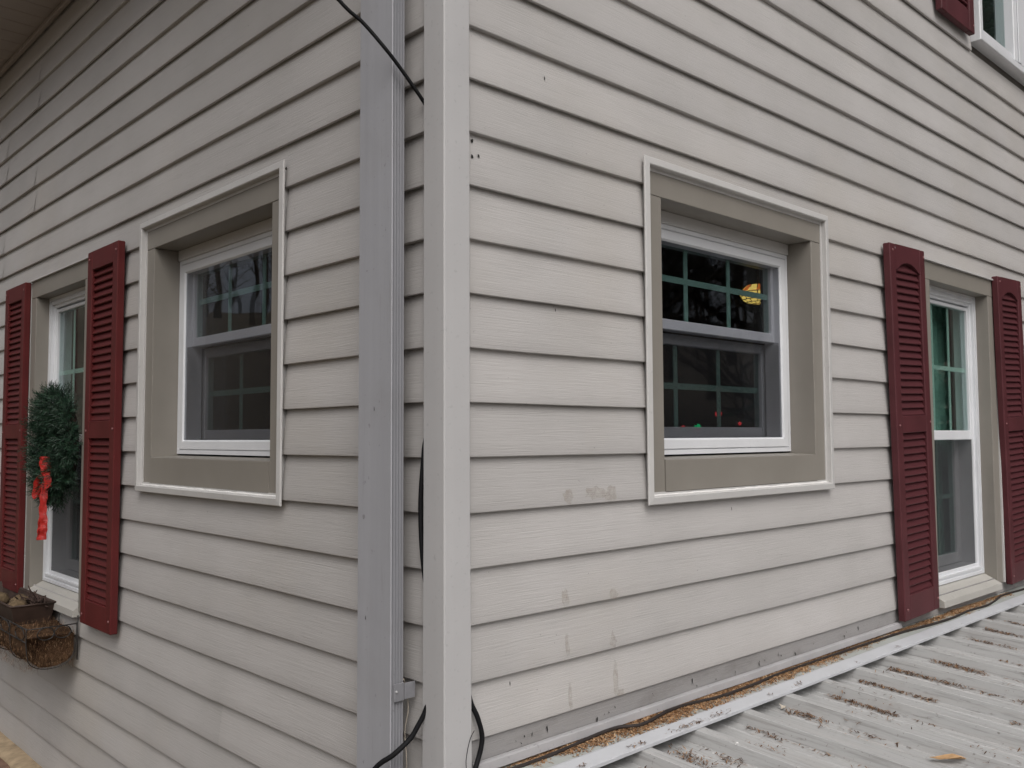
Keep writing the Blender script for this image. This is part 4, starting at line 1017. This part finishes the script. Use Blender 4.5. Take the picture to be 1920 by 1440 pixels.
# far wood on the rise, one mass
bm = bmesh.new(); r = random.Random(77)
for i in range(330):
    ang = math.radians(r.choice((r.uniform(-75, 5), r.uniform(85, 175)))); dist = r.uniform(34, 75)
    if -40 < math.degrees(ang) < -25 and r.random() < 0.6: continue
    x, y = dist * math.cos(ang), dist * math.sin(ang)
    z = min(hill(x, y), 9.0) - 0.3; H = r.uniform(7, 13); lx, ly = r.uniform(-.6, .6), r.uniform(-.6, .6)
    add_tube(bm, [(x, y, z), (x + lx * .5, y + ly * .5, z + H * .5), (x + lx, y + ly, z + H)], [0.17, 0.11, 0.02], 4, False)
    for _ in range(22):
        t = r.uniform(0.25, 0.97); a = r.uniform(0, 6.28); L = r.uniform(0.8, 2.6) * (1.2 - 0.7 * t); p = Vector((x + lx * t, y + ly * t, z + H * t)); d = Vector((math.cos(a), math.sin(a), r.uniform(0.2, 1.1))) * L
        add_tube(bm, [p, p + d * 0.5 + Vector((0, 0, 0.1)), p + d], [0.05 * (1.1 - t), 0.03 * (1.1 - t), 0.008], 3, False)
        add_tube(bm, [p + d * 0.5, p + d * 0.5 + Vector((r.uniform(-.7, .7), r.uniform(-.7, .7), 0.6))], [0.02, 0.006], 3, False)
me = bpy.data.meshes.new('distant_woods'); bm.to_mesh(me); bm.free()
tag(link('distant_woods', me, 'bark'), 'far bare wood on the rise, faintly mirrored in the panes', 'woods', kind='stuff')

# unseen evergreens added off to the right to darken reflections in the right-hand panes
def pine(seed):
    r = random.Random(seed); bt = bmesh.new(); H = 12.0
    add_tube(bt, [(0, 0, 0), (0.05, 0, H * .5), (0, 0, H)], [0.20, 0.12, 0.02], 7)
    me1 = bpy.data.meshes.new('trunk'); bt.to_mesh(me1); bt.free(); me1.materials.append(MATS['bark']); v = []; f = []
    for i in range(300):
        t = r.uniform(0.06, 0.99); a = r.uniform(0, 6.28); L = (1 - t) * 2.9 + 0.3; L *= r.uniform(0.7, 1.1); d = Vector((math.cos(a), math.sin(a), r.uniform(-0.35, 0.05))).normalized(); p = Vector((0, 0, H * t)); sd_ = Vector((-math.sin(a), math.cos(a), 0))
        for k in range(34):
            u = r.uniform(0.15, 1.0); q = p + d * L * u + Vector((0, 0, -0.15 * u * u * L * 0.5)) + sd_ * r.uniform(-.3, .3) * (1.1 - u); e = (d + sd_ * r.uniform(-1.2, 1.2) + Vector((0, 0, r.uniform(-.6, .3)))).normalized() * r.uniform(0.12, 0.26); w_ = e.cross(Vector((r.random(), r.random(), 1))).normalized() * 0.035; b = len(v)
            v += [tuple(q - w_), tuple(q + w_), tuple(q + e)]; f.append((b, b + 1, b + 2))
    me2 = bpy.data.meshes.new('crown'); me2.from_pydata(v, [], f); me2.update(); me2.materials.append(MATS['needles']); return me1, me2
pk = pine(5)
for i, (x, y, s_) in enumerate(((12.6, -2.5, 1.35), (13.8, -3.6, 1.5), (16.6, -4.0, 1.7))):
    e = empty('added_evergreen', (x, y, hill(x, y) - 0.1)); e.scale = (s_, s_, s_); e.rotation_euler.z = i * 1.7
    for me in pk:
        o = bpy.data.objects.new(me.name, me); COL.objects.link(o); o.parent = e
    tag(e, 'added evergreen, out of view, that darkens the reflection in the right-hand panes', 'tree', 'added evergreens mirrored in the windows')
